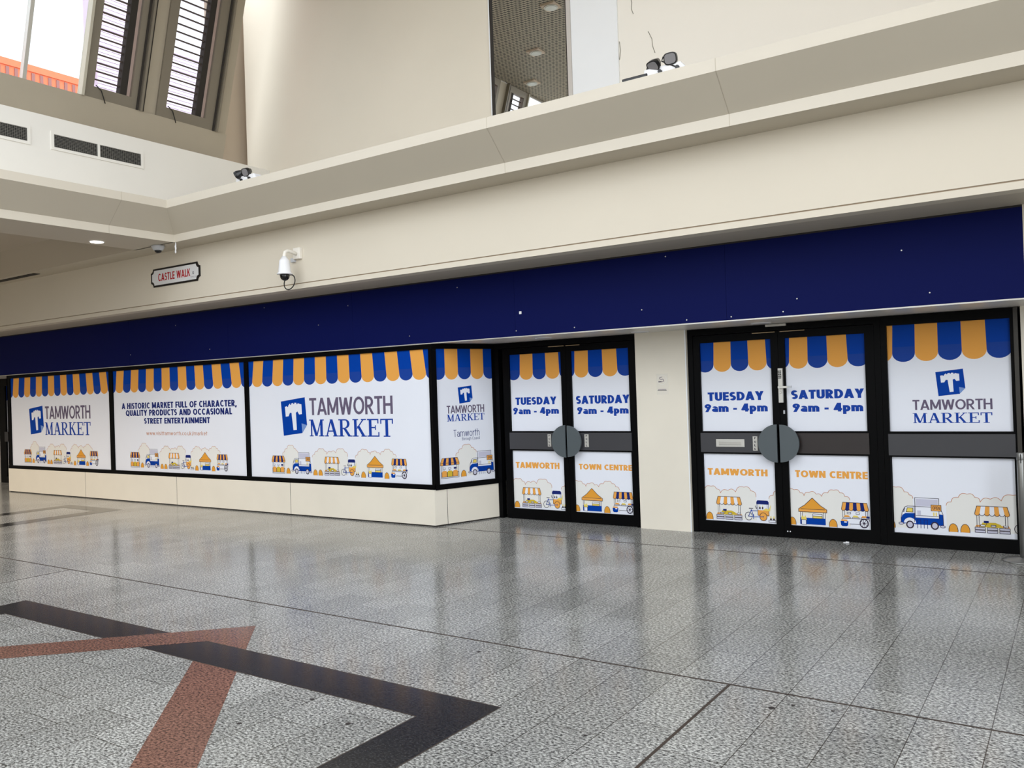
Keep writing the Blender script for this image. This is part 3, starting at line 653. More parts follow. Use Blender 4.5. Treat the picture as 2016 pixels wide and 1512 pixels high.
# ------------------------------------------------------------------ sloped lantern glazing, upper left
SL = .30; nv = math.hypot(SL, 1); XG, ZG = -10.25, 5.444
lf = (Vector((XG, 0, ZG)), Y_, Vector((SL/nv, 0, 1/nv)), Vector((1/nv, 0, -SL/nv)))   # u = along the hall, v = up the slope, n = into the hall
VT = (7.84-ZG)*nv
g = MB(lf); g.box(-6, 7.865, -.62, 0, -.12, .03, taupe); g.box(7.69, 7.865, 0, VT, -.12, .0, taupe)
tag(g.build('trim_2'), 'taupe metal apron under the sloped windows', 'trim', kind=S)
def lantern_glass(n, u0, u1, bars, label):
    r = empty('window_%d' % n, (XG, u0, ZG), label, 'window', kind=S)
    g = MB(lf); g.box(u0, u1, 0, VT, -.03, -.02, glassm); g.build('glass_pane', r)
    g = MB(lf)
    for u in bars: g.box(u-.022, u+.022, 0, VT, -.05, .025, alu)
    g.box(u0, u1, VT-.03, VT, -.05, .02, frametaupe); g.box(u1-.035, u1, 0, VT, -.05, .06, mat('pale_frame_edge', (190, 184, 168), .4)); g.build('glazing_bar', r)
def louvre(n, u0, u1, o0, o1, label, cord=True):
    r = empty('window_%d' % n, (XG, u0, ZG), label, 'window', kind=S)
    v0, v1 = .14, VT-.13
    g = MB(lf)
    g.box(u0, o0, 0, VT, -.08, .03, frametaupe); g.box(o1, u1, 0, VT, -.08, .03, frametaupe); g.box(o0, o1, 0, v0, -.08, .03, frametaupe); g.box(o0, o1, v1, VT, -.08, .03, frametaupe)
    g.box(u1-.03, u1, 0, VT, .03, .07, frametaupe); g.box(u1-.075, u1-.05, 0, VT, .03, .05, gapm)
    g.build('window_frame', r)
    g = MB(lf); g.box(o1-.14, o1-.05, v0, v1, -.10, -.005, gapm); g.box(o1-.05, o1-.01, v0, v1, -.04, .0, mat('pale_pink_stop', (170, 150, 142), .6)); g.build('louvre_stop', r)
    g = MB(lf); sp = .1025
    k = v0
    while k < v1-.02:
        g.box(o0, o1-.14, k, min(k+sp, v1), -.065, -.060, louvm); g.box(o0, o1-.14, k+sp-.017, k+sp, -.075, -.035, mat('dark_blade_edge', (74, 64, 58), .5)); k += sp
    g.build('louvre_blades', r)
    if cord:
        g = MB(lf); g.tube([(o0+.02, v0+.02, .035), (o0+.09, v0-.03, .05), (o0+.14, .0, .06), (o0+.16, -.03, .05)], .006, rubber, 6); g.build('pull_cord', r)
lantern_glass(11, 3.86, 5.735, (5.03, 4.4), 'clear sloped roof window with a slim bar, upper left')
louvre(12, 5.735, 6.515, 5.855, 6.36, 'louvred sloped window between the clear pane and the corner louvre')
g = MB(lf); g.box(6.515, 6.735, 0, VT, -.10, .0, taupe); g.box(6.515, 6.56, 0, VT, 0, .02, gapm); tag(g.build('trim_3'), 'taupe post between the two louvred windows', 'trim', kind=S)
louvre(13, 6.735, 7.69, 6.865, 7.48, 'louvred sloped window nearest the beige wall')
louvre(14, 2.88, 3.86, 2.95, 3.55, 'louvred sloped window seen at the mirror edge', False)
g = MB(lf); g.box(2.62, 2.88, 0, VT, -.10, .0, taupe); tag(g.build('trim_4'), 'taupe post between louvres seen in the mirror', 'trim', kind=S)
louvre(15, 1.87, 2.62, 1.99, 2.47, 'louvred sloped window seen low in the mirror', False)
lantern_glass(16, -.1, 1.87, (1.1, .5), 'clear sloped roof window seen at the mirror foot')
g = MB(lf); g.box(-6, -.1, 0, VT, -.10, .0, taupe); tag(g.build('trim_5'), 'taupe cladding beyond the sloped windows', 'trim', kind=S)
# the two air vents
for n, y0, lab in ((0, 3.78, 'double air vent half cut by the left picture edge'), (1, 5.2, 'double air vent nearer the corner on the pale wall')):
    r = empty('air_vent', (XV, y0, 4.6), lab, 'air vent', 'air vents on the pale wall')
    g = MB(); x = XV+.012
    g.box(XV, x, y0, y0+1.185, 4.595, 4.629, warmwhite); g.box(XV, x, y0, y0+1.185, 4.781, 4.815, warmwhite)
    for a, b2 in ((0, .036), (.57, .60), (1.15, 1.185)): g.box(XV, x, y0+a, y0+b2, 4.629, 4.781, warmwhite)
    g.build('frame', r)
    for a, b2 in ((.036, .57), (.60, 1.15)):
        g = MB(); g.box(XV, XV+.002, y0+a, y0+b2, 4.629, 4.781, rubber)
        for k in range(9): z = 4.634+k*.0172; g.box(XV+.002, XV+.008, y0+a, y0+b2, z, z+.0035, mat('grey_grille_bar', (122, 120, 114), .5))
        m_ = int((b2-a)/.024)
        for k in range(m_): yy = y0+a+(k+.5)*(b2-a)/m_; g.box(XV+.002, XV+.006, yy-.0012, yy+.0012, 4.629, 4.781, MATS['grey_grille_bar'])
        g.build('grille', r)

# ------------------------------------------------------------------ outside, seen through the lantern
r = empty('brick_building', (-30, 12, 0), 'orange brick building outside the clear roof window', 'building')
g = MB(); g.box(-34, -30, -6, 22, 0, 13.22, brick); g.box(-34, -29.95, -6, 22, 13.22, 13.45, brick); g.build('wall', r)
for k in range(14):
    y = 13.86+k*.285; g = MB(); g.box(-30, -29.97, y, y+.11, 12.6, 13.18, brickdark); g.build('panel', r)
r = empty('clad_building', (-14, 9, 0), 'pale ribbed building behind the louvred windows', 'building')
for y0, y1, zt in ((8.12, 9.15, 10.5), (9.15, 11.6, 8.2)):
    g = MB(); g.box(-14.4, -14.0, y0, y1, 0, zt, mat('lilac_cladding_groove', (196, 182, 200), .7))
    k = 5.6
    while k < zt-.05: g.box(-14.0, -13.985, y0, y1, k, k+.045, cladm); k += .062
    g.build('clad_wall', r)

# ------------------------------------------------------------------ shopfront: fascia
r = empty('fascia_board', (-5, YF, 2.145), 'long plain navy blue fascia board above the market windows', 'fascia')
xs = [-26, -12.43, -9.98, -7.53, -5.081, -2.71, -.335]
for a, b2 in zip(xs, xs[1:]):
    g = MB(); g.box(a+.001, b2-.001, YF, YF+.04, 2.15, ZS-.016, navy); g.build('panel', r)
g = MB(); g.box(-26, -.336, YF-.006, YF+.045, 2.138, 2.1449, alu); g.build('edge_trim', r)
g = MB(); g.box(-26, -.336, YF+.042, YF+.06, 2.15, ZS, gapm); g.box(-26, -.336, YF+.004, YF+.06, ZS-.016, ZS+.05, gapm); g.build('backing', r)  # dark strip gives the gap above the boards its shade, blocks leaks
for x, z in ((-3.571, 2.318), (-4.341, 2.197), (-3.105, 2.183), (-2.189, 2.19), (-2.667, 2.18), (-2.064, 2.295), (-5.861, 2.758), (-9.189, 2.80), (-7.602, 2.695), (-8.142, 2.49), (-3.301, 2.814), (-1.2, 2.62), (-5.07, 2.21), (-10.4, 2.3), (-11.2, 2.7), (-1.0, 2.25), (-6.6, 2.25), (-12.4, 2.32)):
    g = MB(); g.lathe([(.007, 0), (.006, .003)], (x, YF, z), alu, (0, -1, 0), 8); g.build('screw', r)
g = MB(); g.box(-5.024, -4.994, YF-.002, YF, 2.388, 2.418, whitepl); tag(g.build('sticker'), 'tiny white square sticker on the navy fascia', 'sticker')
g = MB(); g.box(-26, 3.2, YF+.062, 8.7, 2.145, 2.17, undersoffit); g.box(-26, -.336, YF-.004, YF+.062, 2.1449, 2.1499, undersoffit); tag(g.build('ceiling_soffit'), 'white soffit panel over the recessed shop doors', 'soffit', kind=S)
g = MB(); g.box(-.335, 3.2, YF, YF+.04, 2.15, ZS, cream); g.box(-.415, 3.2, 8.42, 8.7, 0, 2.145, stone); tag(g.build('wall_right_pier'), 'cream pier at the right end of the shopfront', 'pier', kind=S)
g = MB(); g.box(-4.055, -3.462, 8.42, 8.7, 0, 2.145, stone); g.box(-3.474, -3.4615, 8.418, 8.42, 0, 2.145, whitep); tag(g.build('wall_middle_pier'), 'cream pier between the two pairs of market doors', 'pier', kind=S)
g = MB(); g.box(-26, 3.2, 8.7, 8.8, 0, 4.1, rubber); tag(g.build('wall_leak_blocker'), 'added dark sheet behind the shopfront glazing against light leaks', 'wall', kind=S)  # added out of view to stop sky light leaking through the shopfront
for (x, y), lab in (((-5.004, 8.05), 'slim round soffit light over the left pair of doors'), ((-3.88, 8.2), 'slim round soffit light beside the cream pier top'), ((-2.58, 8.2), 'slim round soffit light over the right pair of doors')):
    r = empty('soffit_light', (x, y, 2.145), lab, 'soffit light', 'soffit lights over the doors')
    g = MB(); g.lathe([(.095, -.008), (.10, 0)], (x, y, 2.145), whitepl); g.build('rim', r)
    g = MB(); g.lathe([(.075, -.010), (.075, -.008)], (x, y, 2.145), lightgrey); g.build('lens', r)

# plinth under the windows with splayed ends
PX0, PX1, PY = -16.40, -6.28, 7.585
RX, RY = -5.985, YD   # inner end of the splayed return
LX = -16.70
g = MB(); pl = [(PX0, PY), (PX1, PY), (RX, RY), (RX, 8.7), (LX, 8.7), (LX, RY)]
g.prism(pl, .016, .43, stone); pin = [(PX0+.02, PY+.012), (PX1-.01, PY+.012), (RX-.012, RY), (RX-.012, 8.69), (LX+.02, 8.69), (LX+.02, RY)]; g.prism(pin, 0, .016, gapm)  # foot band coloured dark as the shade of the shadow gap
for x in (-13.80, -11.27, -8.76): g.box(x-.003, x+.003, PY-.0006, PY+.01, .016, .43, gapm)
rd = Vector((RX-PX1, RY-PY, 0)); rl = rd.length; rd.normalize(); rn = Vector((rd.y, -rd.x, 0))
q = Vector((PX1, PY, 0))+rd*.17
g.face([tuple(q+rn*.0006+Vector((0, 0, .016))), tuple(q+rd*.006+rn*.0006+Vector((0, 0, .016))), tuple(q+rd*.006+rn*.0006+Vector((0, 0, .43))), tuple(q+rn*.0006+Vector((0, 0, .43)))], gapm)
tag(g.build('baseboard_front', recalc=False), 'cream stone plinth under the market display windows', 'plinth', kind=S)

# ------------------------------------------------------------------ display windows
def uniform_awning(a, centre, n, wt, wb, top, yv, yb, lip, first_blue):
    et = [centre+(i-n/2)*wt for i in range(n+1)]; eb = [centre+(i-n/2)*wb for i in range(n+1)]
    awning(a, et, eb, first_blue, top, yv, yb, lip)
YP = 7.625
def display_window(n, x0, x1, label, centre, fx0, fx1):
    r = empty('window_%d' % n, (x0, YF, .43), label, 'window', kind=S)
    g = MB(); y0, y1 = YF+.002, YF+.06
    g.box(fx0, fx1, y0-.012, y1, .425, .487, black); g.box(fx0, fx1, y0, y1, 2.082, 2.142, black); g.box(fx0, x0, y0, y1, .487, 2.082, black); g.box(x1, fx1, y0, y1, .487, 2.082, black)
    g.build('window_frame', r)
    g = MB(); g.box(x0, x1, YP, YP+.01, .487, 2.082, filmm); fm = g.build('printed_film', r)
    fr = pane_frame(YP); clip = (x0, x1, .487, 2.082)
    a = Art(fr, clip); uniform_awning(a, centre, 17, .2035, .2088, 2.082, 1.862, 1.80, .076, True); a.build('awning_print', fm)
    return r, fm, fr, clip
WIN = [(-16.315, -13.05, -14.68), (-12.95, -9.665, -11.32), (-9.585, -6.325, -7.95)]
labs = ['leftmost display window, market name and logo print', 'middle display window with historic market slogan', 'wide display window nearest the corner with market name and logo']
for n, (x0, x1, cen) in enumerate(WIN):
    fx0 = (PX0, -13.0, -9.625)[n]; fx1 = (-13.0, -9.625, PX1)[n]
    r, fm, fr, clip = display_window(n+1, x0, x1, labs[n], cen, fx0, fx1)
    if n != 1:
        s = cen+7.95
        a = Art(fr, clip); put_text(a, 'TAMWORTH', -8.388+s, -6.925+s, 1.325, 1.549, vgrey, .175, .15, .05); put_text(a, 'MARKET', -8.41+s, -6.92+s, 1.047, 1.267, vnavy, track=.0, serif=True); a.build('lettering', fm)
        a = Art(fr, clip); logo(a, -8.941+s, 1.053, 1); a.build('logo', fm)
    else:
        a = Art(fr, clip)
        put_text(a, 'A HISTORIC MARKET FULL OF CHARACTER,', -12.727, -9.866, 1.466, 1.560, vdeep, .25, .205, .075); put_text(a, 'QUALITY PRODUCTS AND OCCASIONAL', -12.62, -9.974, 1.354, 1.447, vdeep, .25, .205, .075)
        put_text(a, 'STREET ENTERTAINMENT', -12.124, -10.48, 1.230, 1.318, vdeep, .25, .205, .075); put_text(a, 'www.visittamworth.co.uk/market', -12.073, -10.55, 1.054, 1.112, vline, .12, .11, .12); a.build('lettering', fm)
    a = Art(fr, clip); market_strip(a, (-15.886, -12.53, -9.156)[n], .547); a.build('illustration', fm)

# splayed return window
rfr = (Vector((PX1, PY+.018, 0)), rd, Z_, rn)
r = empty('window_4', (PX1, PY, .43), 'narrow splayed window turning in towards the left doors', 'window', kind=S)
g = MB(rfr); g.box(0, rl, .425, .487, -.05, .016, black); g.box(0, rl, 2.082, 2.142, -.05, .008, black); g.box(-.01, .062, .487, 2.082, -.05, .008, black); g.box(.872, rl, .487, 2.082, -.05, .008, black)
g.box(.93, rl+.02, 0, 2.142, -.06, .012, black); g.build('window_frame', r)
g = MB(rfr); g.box(.062, .872, .487, 2.082, -.03, -.012, filmm); fm = g.build('printed_film', r)
fr = (rfr[0]-rn*.012, rd, Z_, rn); clip = (.062, .872, .487, 2.082)
a = Art(fr, clip); ed = [.005, .19, .375, .562, .748, .935]; awning(a, ed, ed, True, 2.082, 1.86, 1.80, .085); a.build('awning_print', fm)
a = Art(fr, clip); put_text(a, 'TAMWORTH', .199, .742, 1.312, 1.405, vgrey, .175, .15, .05); put_text(a, 'MARKET', .195, .745, 1.218, 1.300, vnavy, track=0, serif=True)
put_text(a, 'Tamworth', .285, .662, 1.03, 1.115, vdeep, .09, .085, .10); put_text(a, 'Borough Council', .405, .662, .985, 1.02, vdeep, .11, .1, .12); a.build('lettering', fm)
a = Art(fr, clip); logo(a, .365, 1.425, .42); a.build('logo', fm)
a = Art(fr, clip); market_strip(a, .085, .552); a.build('illustration', fm)
# opposite splay, hidden but for its edge
g = MB(); g.face([(PX0, PY+.01, .43), (LX, RY, .43), (LX, RY, 2.142), (PX0, PY+.01, 2.142)], black); g.box(LX-.04, LX+.04, RY-.02, 8.7, 0, 2.142, black)
tag(g.build('trim_6'), 'black splayed frame at the far left end of the windows', 'frame', kind=S)

# right-hand fixed window beside the doors
YP2 = 8.495; fr = pane_frame(YP2)
r = empty('window_5', (-1, YD, 0), 'right-hand fixed window with market logo and van print', 'window', kind=S)
g = MB(); y0, y1 = YD, YD+.07
for a_ in ((-1.545, -1.493, 0, 2.142), (-.498, -.437, 0, 2.142), (-1.493, -.498, 2.052, 2.142), (-1.493, -.498, 0, .122), (-1.493, -.498, .828, .843), (-1.493, -.498, 1.042, 1.064)): g.box(a_[0], a_[1], y0, y1, a_[2], a_[3], black)
g.box(-.470, -.437, YD-.02, YD, 0, 2.142, mat('dark_bronze', (44, 40, 34), .35)); g.build('window_frame', r)
g = MB(); g.box(-1.505, -.485, YD-.012, YD+.03, .843, 1.042, railm); g.build('middle_rail', r)
g = MB(); g.box(-1.493, -.498, YP2, YP2+.01, 1.064, 2.052, filmm); fm = g.build('printed_film', r); clip = (-1.493, -.498, 1.064, 2.052)
a = Art(fr, clip); ed = [-1.628, -1.440, -1.252, -1.066, -.879, -.690, -.502, -.31]; awning(a, [e+.008*(e+1) for e in ed], [e+.03*(e+1) for e in ed], False, 2.052, 1.85, 1.79, .082); a.build('awning_print', fm)
a = Art(fr, clip); put_text(a, 'TAMWORTH', -1.295, -.652, 1.260, 1.354, vgrey, .175, .15, .05); put_text(a, 'MARKET', -1.30, -.652, 1.140, 1.232, vnavy, track=0, serif=True); a.build('lettering', fm)
a = Art(fr, clip); logo(a, -1.096, 1.384, .475); a.build('logo', fm)
g = MB(); g.box(-1.487, -.492, YP2, YP2+.01, .122, .828, filmm); fm = g.build('printed_film', r)
a = Art(fr, (-1.487, -.492, .122, .828)); market_strip(a, -1.487-.355, .165); a.build('illustration', fm)

# ------------------------------------------------------------------ door pairs
def door_frame(n, x0, x1, label):
    g = MB(); g.box(x0, x0+.055, YD, YD+.08, 0, 2.142, black); g.box(x1-.055, x1, YD, YD+.08, 0, 2.142, black); g.box(x0+.055, x1-.055, YD, YD+.08, 2.078, 2.142, black)
    tag(g.build('trim_%d' % n), label, 'door frame', kind=S)
def half_disc(cx_, cz, rr, side, par, name='push_plate'):
    pts = [(cx_+side*rr*math.sin(PI*i/28), cz+rr*math.cos(PI*i/28)) for i in range(29)]
    g = MB(); g.prism(pts, 8.395, 8.415, discm, 1); g.box(min(cx_, cx_+side*.09)+.02*(side > 0), max(cx_, cx_+side*.09)-.02*(side < 0), 8.41, YD+.02, cz-.05, cz+.05, black)
    return g.build(name, par)
def leaf(n, x0, x1, fx0, fx1, label, edges, first_blue, texts, u_start, railmat, disc, side):
    r = empty('door_%d' % n, (x0 if side > 0 else x1, YD, 0), label, 'door', kind=S)
    g = MB(); y0, y1 = YD+.01, YD+.06
    for a_ in ((x0, fx0, .008, 2.072), (fx1, x1, .008, 2.072), (fx0, fx1, 1.996, 2.072), (fx0, fx1, .008, .128), (fx0, fx1, .831, .848), (fx0, fx1, 1.048, 1.066)): g.box(a_[0], a_[1], y0, y1, a_[2], a_[3], black)
    g.build('leaf_frame', r)
    g = MB(); g.box(fx0-.015, fx1+.015, YD-.004, YD+.03, .848, 1.048, railmat); g.build('middle_rail', r)
    fr = pane_frame(YP2)
    g = MB(); g.box(fx0, fx1, YP2, YP2+.01, 1.066, 1.996, filmm); fm = g.build('printed_film', r); clip = (fx0, fx1, 1.066, 1.996)
    a = Art(fr, clip); ed = [fx0+e for e in edges]; c_ = (ed[0]+ed[-1])/2
    awning(a, ed, [c_+(e-c_)*1.03 for e in ed], first_blue, 1.996, 1.805, 1.765, .08); a.build('awning_print', fm)
    a = Art(fr, clip)
    for t in texts[:2]: put_text(a, *t, vnavy, .27, .225, .055)
    a.build('lettering', fm)
    g = MB(); g.box(fx0, fx1, YP2, YP2+.01, .128, .831, filmm); fm = g.build('printed_film', r)
    clip = (fx0, fx1, .128, .831)
    a = Art(fr, clip); put_text(a, *texts[2], vorange, .26, .215, .06); a.build('lettering', fm)
    a = Art(fr, clip); market_strip(a, fx0-u_start, .147); a.build('illustration', fm)
    half_disc(disc[0], disc[1], disc[2], side, r)
    return r
def sign_plate(x0, x1, z0, z1, word, par):
    g = MB(); g.box(x0, x1, YD-.008, YD-.004, z0, z1, silver); o = g.build('sign_plate', par)
    a = Art(pane_frame(YD-.008)); n = len(word); dz = (z1-z0)/n
    for i, chh in enumerate(word): put_text(a, chh, (x0+x1)/2-.009, (x0+x1)/2+.009, z1-dz*(i+1)+dz*.22, z1-dz*i-dz*.2, vink, .2)
    a.build('lettering', o)
door_frame(7, -5.98, -4.062, 'black frame around the left pair of market doors')
door_frame(8, -3.458, -1.547, 'black frame around the right pair of market doors')
EL, ER = [-.03, .148, .33, .508, .69, .87], [-.14, .042, .218, .40, .582, .77]
a1 = leaf(1, -5.87, -4.975, -5.776, -5.042, 'left leaf of the left door pair, TUESDAY print', EL, True,
     [('TUESDAY', -5.712, -5.130, 1.383, 1.474), ('9am - 4pm', -5.750, -5.100, 1.270, 1.350), ('TAMWORTH', -5.738, -5.118, .617, .690)], .90, railm, (-4.97, .952, .187), -1)
sign_plate(-5.243, -5.196, .885, 1.03, 'PULL', a1)
a2 = leaf(2, -4.972, -4.08, -4.906, -4.165, 'right leaf of the left door pair, SATURDAY print', ER, True,
     [('SATURDAY', -4.865, -4.178, 1.380, 1.474), ('9am - 4pm', -4.854, -4.194, 1.262, 1.344), ('TOWN CENTRE', -4.855, -4.173, .622, .686)], 1.698, railm, (-4.945, .952, .182), 1)
sign_plate(-4.745, -4.692, .885, 1.03, 'PULL', a2)
a3 = leaf(3, -3.403, -2.508, -3.330, -2.580, 'left leaf of the right door pair with letter box', EL, True,
     [('TUESDAY', -3.266, -2.673, 1.383, 1.473), ('9am - 4pm', -3.304, -2.636, 1.266, 1.350), ('TAMWORTH', -3.294, -2.660, .606, .675)], .90, railm, (-2.525, .948, .19), -1)
sign_plate(-2.787, -2.739, .869, 1.014, 'PULL', a3)
g = MB(); g.box(-3.175, -2.873, YD-.014, YD-.004, .905, .985, silver); lb = g.build('letter_box', a3, .003)
g = MB(); g.box(-3.14, -2.905, YD-.02, YD-.013, .925, .965, alu); g.build('flap', lb, .003)
a4 = leaf(4, -2.505, -1.605, -2.440, -1.690, 'right leaf of the right door pair with lever handle', ER, True,
     [('SATURDAY', -2.398, -1.712, 1.384, 1.473), ('9am - 4pm', -2.388, -1.725, 1.256, 1.340), ('TOWN CENTRE', -2.386, -1.706, .608, .677)], 1.698, railbrown, (-2.497, .948, .188), 1)
g = MB(); g.box(-2.505, -2.462, YD-.030, YD+.012, 1.352, 1.697, silver); kl = g.build('keypad_lock', a4, .004)
g = MB()
for i in range(5):
    for j in range(2): g.box(-2.500+.0165*j, -2.4865+.0165*j, YD-.034, YD-.030, 1.595+.017*i, 1.605+.017*i, blackpl)
g.build('keypad', kl)
g = MB(); g.tube([(-2.484, YD-.02, 1.508), (-2.484, YD-.06, 1.508)], .010, alu, 10); g.box(-2.495, -2.385, YD-.075, YD-.055, 1.498, 1.518, alu); g.box(-2.4, -2.365, YD-.077, YD-.053, 1.497, 1.519, lightgrey); g.build('lever_handle', kl)
g = MB(); g.lathe([(.014, 0), (.012, .006)], (-2.484, YD-.030, 1.455), alu, (0, -1, 0), 14); g.build('lock_cylinder', kl)
g = MB(); g.box(-2.47, -2.455, YD, YD+.012, 1.24, 1.275, lightgrey); g.build('bolt_keep', a4)
g = MB()
for x in (-2.47, -2.445): g.box(x-.005, x+.005, YD+.004, YD+.012, .06, .072, whitepl)
g.build('bolt_cap', a4)
for x0, x1, par in ((-5.2, -4.99, a1), (-4.96, -4.78, a2), (-2.76, -2.53, a3), (-2.48, -2.24, a4)):
    g = MB(); g.box(x0, x1, YD-.002, YD+.012, 2.060, 2.067, mat('brass_strip', (176, 150, 112), .4)); g.build('closer_strip', par)
g = MB(); g.box(-2.613, -2.411, YD-.03, YD, 2.118, 2.14, silver); tag(g.build('door_sensor'), 'slim grey sensor above the right pair of doors', 'sensor')

# door at the far left, seen past the window end
r = empty('door_5', (-18.4, YD, 0), 'dark door glimpsed past the far left window end', 'door', kind=S)
g = MB(); g.box(-18.62, -18.36, YD, YD+.08, 0, 2.142, black); g.box(-18.36, -16.7, YD, YD+.08, 1.996, 2.142, black); g.box(-18.36, -16.7, YD, YD+.08, 0, .128, black); g.box(-17.65, -17.5, YD, YD+.08, .1, 2.0, black); g.build('leaf_frame', r)
g = MB(); g.box(-18.4, -16.7, YD-.01, YD+.03, .848, 1.048, railm); g.build('middle_rail', r)
g = MB(); g.box(-18.36, -16.7, YP2, YP2+.01, .128, 1.996, filmm); fm = g.build('printed_film', r)
a = Art(pane_frame(YP2), (-18.36, -16.7, .128, 1.996)); ed = [-18.48+.18*i for i in range(11)]; awning(a, ed, ed, True, 1.996, 1.805, 1.765, .08); a.build('awning_print', fm)
a = Art(pane_frame(YP2), (-18.36, -16.7, .128, .831)); market_strip(a, -18.36-.90, .147); a.build('illustration', fm)
g = MB(); g.box(-26, -18.62, 8.42, 8.7, 0, 2.145, stone); tag(g.build('wall_left_pier'), 'cream pier at the far left end of the shopfront', 'pier', kind=S)

# ------------------------------------------------------------------ things on the walls
# street sign
r = empty('street_sign', (-10.2, YW, 3.29), 'white street sign reading CASTLE WALK on cream wall', 'sign')
def notched(x0, x1, z0, z1, rr):
    pts = []
    for cx_, cz, a0 in ((x0, z0, 90), (x1, z0, 180), (x1, z1, 270), (x0, z1, 0)):
        pts += [(cx_+rr*math.cos(math.radians(a0-90*i/5)), cz+rr*math.sin(math.radians(a0-90*i/5))) for i in range(6)]
    return pts
g = MB(); g.prism(notched(-10.765, -9.655, 3.165, 3.420, .055), YW-.012, YW, signb, 1); g.build('border', r)
g = MB(); g.prism(notched(-10.735, -9.685, 3.190, 3.395, .052), YW-.014, YW-.012, signw, 1); bd = g.build('face', r)
a = Art(pane_frame(YW-.014)); put_text(a, 'CASTLE WALK', -10.592, -9.862, 3.241, 3.345, vred, .2, .16, .09); put_text(a, 'Q', -9.815, -9.778, 3.262, 3.300, vink, .16)
a.rect(-9.86, -9.72, 3.228, 3.231, vgrey); a.rect(-9.85, -9.73, 3.218, 3.220, vgrey); a.build('lettering', r)
# pan-tilt camera on a wall bracket
cxm, cym = -7.745, 6.735
r = empty('security_camera', (-7.74, YW, 3.29), 'white pan and tilt camera on a wall bracket', 'security camera')
g = MB(); g.box(-7.80, -7.685, YW-.045, YW, 3.225, 3.36, offwhite); g.build('wall_plate', r, .006)
g = MB(); g.tube([(-7.74, YW-.04, 3.285), (-7.74, YW-.12, 3.30), (-7.743, YW-.18, 3.305), (cxm, cym, 3.285), (cxm, cym-.012, 3.245), (cxm, cym-.012, 3.21)], [.02, .02, .02, .02, .02, .024], offwhite, 14); g.build('arm', r)
g = MB(); g.lathe([(.024, .205), (.055, .16), (.06, .155), (.075, .015), (.092, .0), (.092, -.008), (.05, -.01)], (cxm, cym-.012, 3.03), whitepl); g.build('housing', r)
g = MB(); g.lathe([(.056, 0)]+[(.056*math.cos(t), -.02-.056*math.sin(t)) for t in [PI/2*i/7 for i in range(7)]]+[(.003, -.077)], (cxm, cym-.012, 3.022), domeglass); g.build('dome', r)
lc = Vector((-7.742, 6.79, 2.935)); g = MB(); g.tube([tuple(lc+_rt*(.062*math.cos(2*PI*i/28)+.02*math.sin(2*PI*i/28))+Z_*.088*math.sin(2*PI*i/28)) for i in range(28)], .0065, rubber, 7, True); g.build('cable_loop', r)
g = MB(); g.box(-7.86, -7.795, YW-.035, YW, 3.195, 3.245, lightgrey); g.build('junction_box', r, .004)
# dome camera under the ceiling
r = empty('dome_camera', (-10.06, 6.60, ZL), 'small grey dome camera under the corridor ceiling edge', 'security camera')
g = MB(); g.lathe([(.085, 0), (.083, -.02), (.066, -.055), (.05, -.066)], (-10.06, 6.60, ZL), lightgrey); g.build('housing', r)
g = MB(); g.lathe([(.046, -.064)]+[(.046*math.cos(t), -.066-.034*math.sin(t)) for t in [PI/2*i/5 for i in range(1, 5)]]+[(.004, -.10)], (-10.06, 6.60, ZL), domeglass); g.build('dome', r)
# lit downlights in the corridor ceiling
for n, ((x, y), lab) in enumerate((((-10.334, 5.92), 'bright round downlight at the corridor ceiling edge'), )):
    r = empty('ceiling_downlight', (x, y, ZL), lab, 'ceiling light')
    g = MB(); g.lathe([(.088, -.004), (.095, 0)], (x, y, ZL), whitepl); g.build('rim', r)
    g = MB(); g.lathe([(.078, -.007), (.078, -.004)], (x, y, ZL), mat('lit_lamp', (255, 250, 242), .4, emit=(255, 246, 236), estr=9)); g.build('lamp', r)
    l = bpy.data.lights.new('downlight_beam', 'SPOT'); l.energy = 45; l.color = (1, .93, .84); l.spot_size = math.radians(110); l.spot_blend = .7; l.shadow_soft_size = .07
    o = bpy.data.objects.new('downlight_beam', l); C.objects.link(o); o.location = (x, y, ZL-.02); o.parent = r; o.matrix_parent_inverse = parent_inv(r)
for n, (x, y) in enumerate(((-12.4, 3.2), (-15.2, 3.2), (-18.0, 3.2), (-20.8, 3.2))):
    r = empty('ceiling_downlight', (x, y, ZL+.32), 'round downlight in the corridor coffer, %s' % ('nearest the hall', 'second from the hall', 'third from the hall', 'farthest from the hall')[n], 'ceiling light')
    g = MB(); g.lathe([(.088, -.004), (.095, 0)], (x, y, ZL+.32), whitepl); g.build('rim', r)
    g = MB(); g.lathe([(.078, -.007), (.078, -.004)], (x, y, ZL+.32), MATS['lit_lamp']); g.build('lamp', r)
    l = bpy.data.lights.new('downlight_beam', 'SPOT'); l.energy = 430; l.color = (1, .87, .72); l.spot_size = math.radians(150); l.spot_blend = .6; l.shadow_soft_size = .08
    o = bpy.data.objects.new('downlight_beam', l); C.objects.link(o); o.location = (x, y, ZL+.29); o.parent = r; o.matrix_parent_inverse = parent_inv(r)
# white drip hanging from the ledge corner
g = MB(); g.tube([(-9.692, 6.615, 3.633), (-9.689, 6.612, 3.60), (-9.694, 6.61, 3.575), (-9.687, 6.61, 3.555), (-9.692, 6.61, 3.53), (-9.694, 6.61, 3.505), (-9.692, 6.61, 3.487)], [.006, .008, .012, .011, .008, .012, .003], whitepl, 8)
tag(g.build('paint_drip'), 'white hanging drip at the inside corner of the ledge', 'drip')
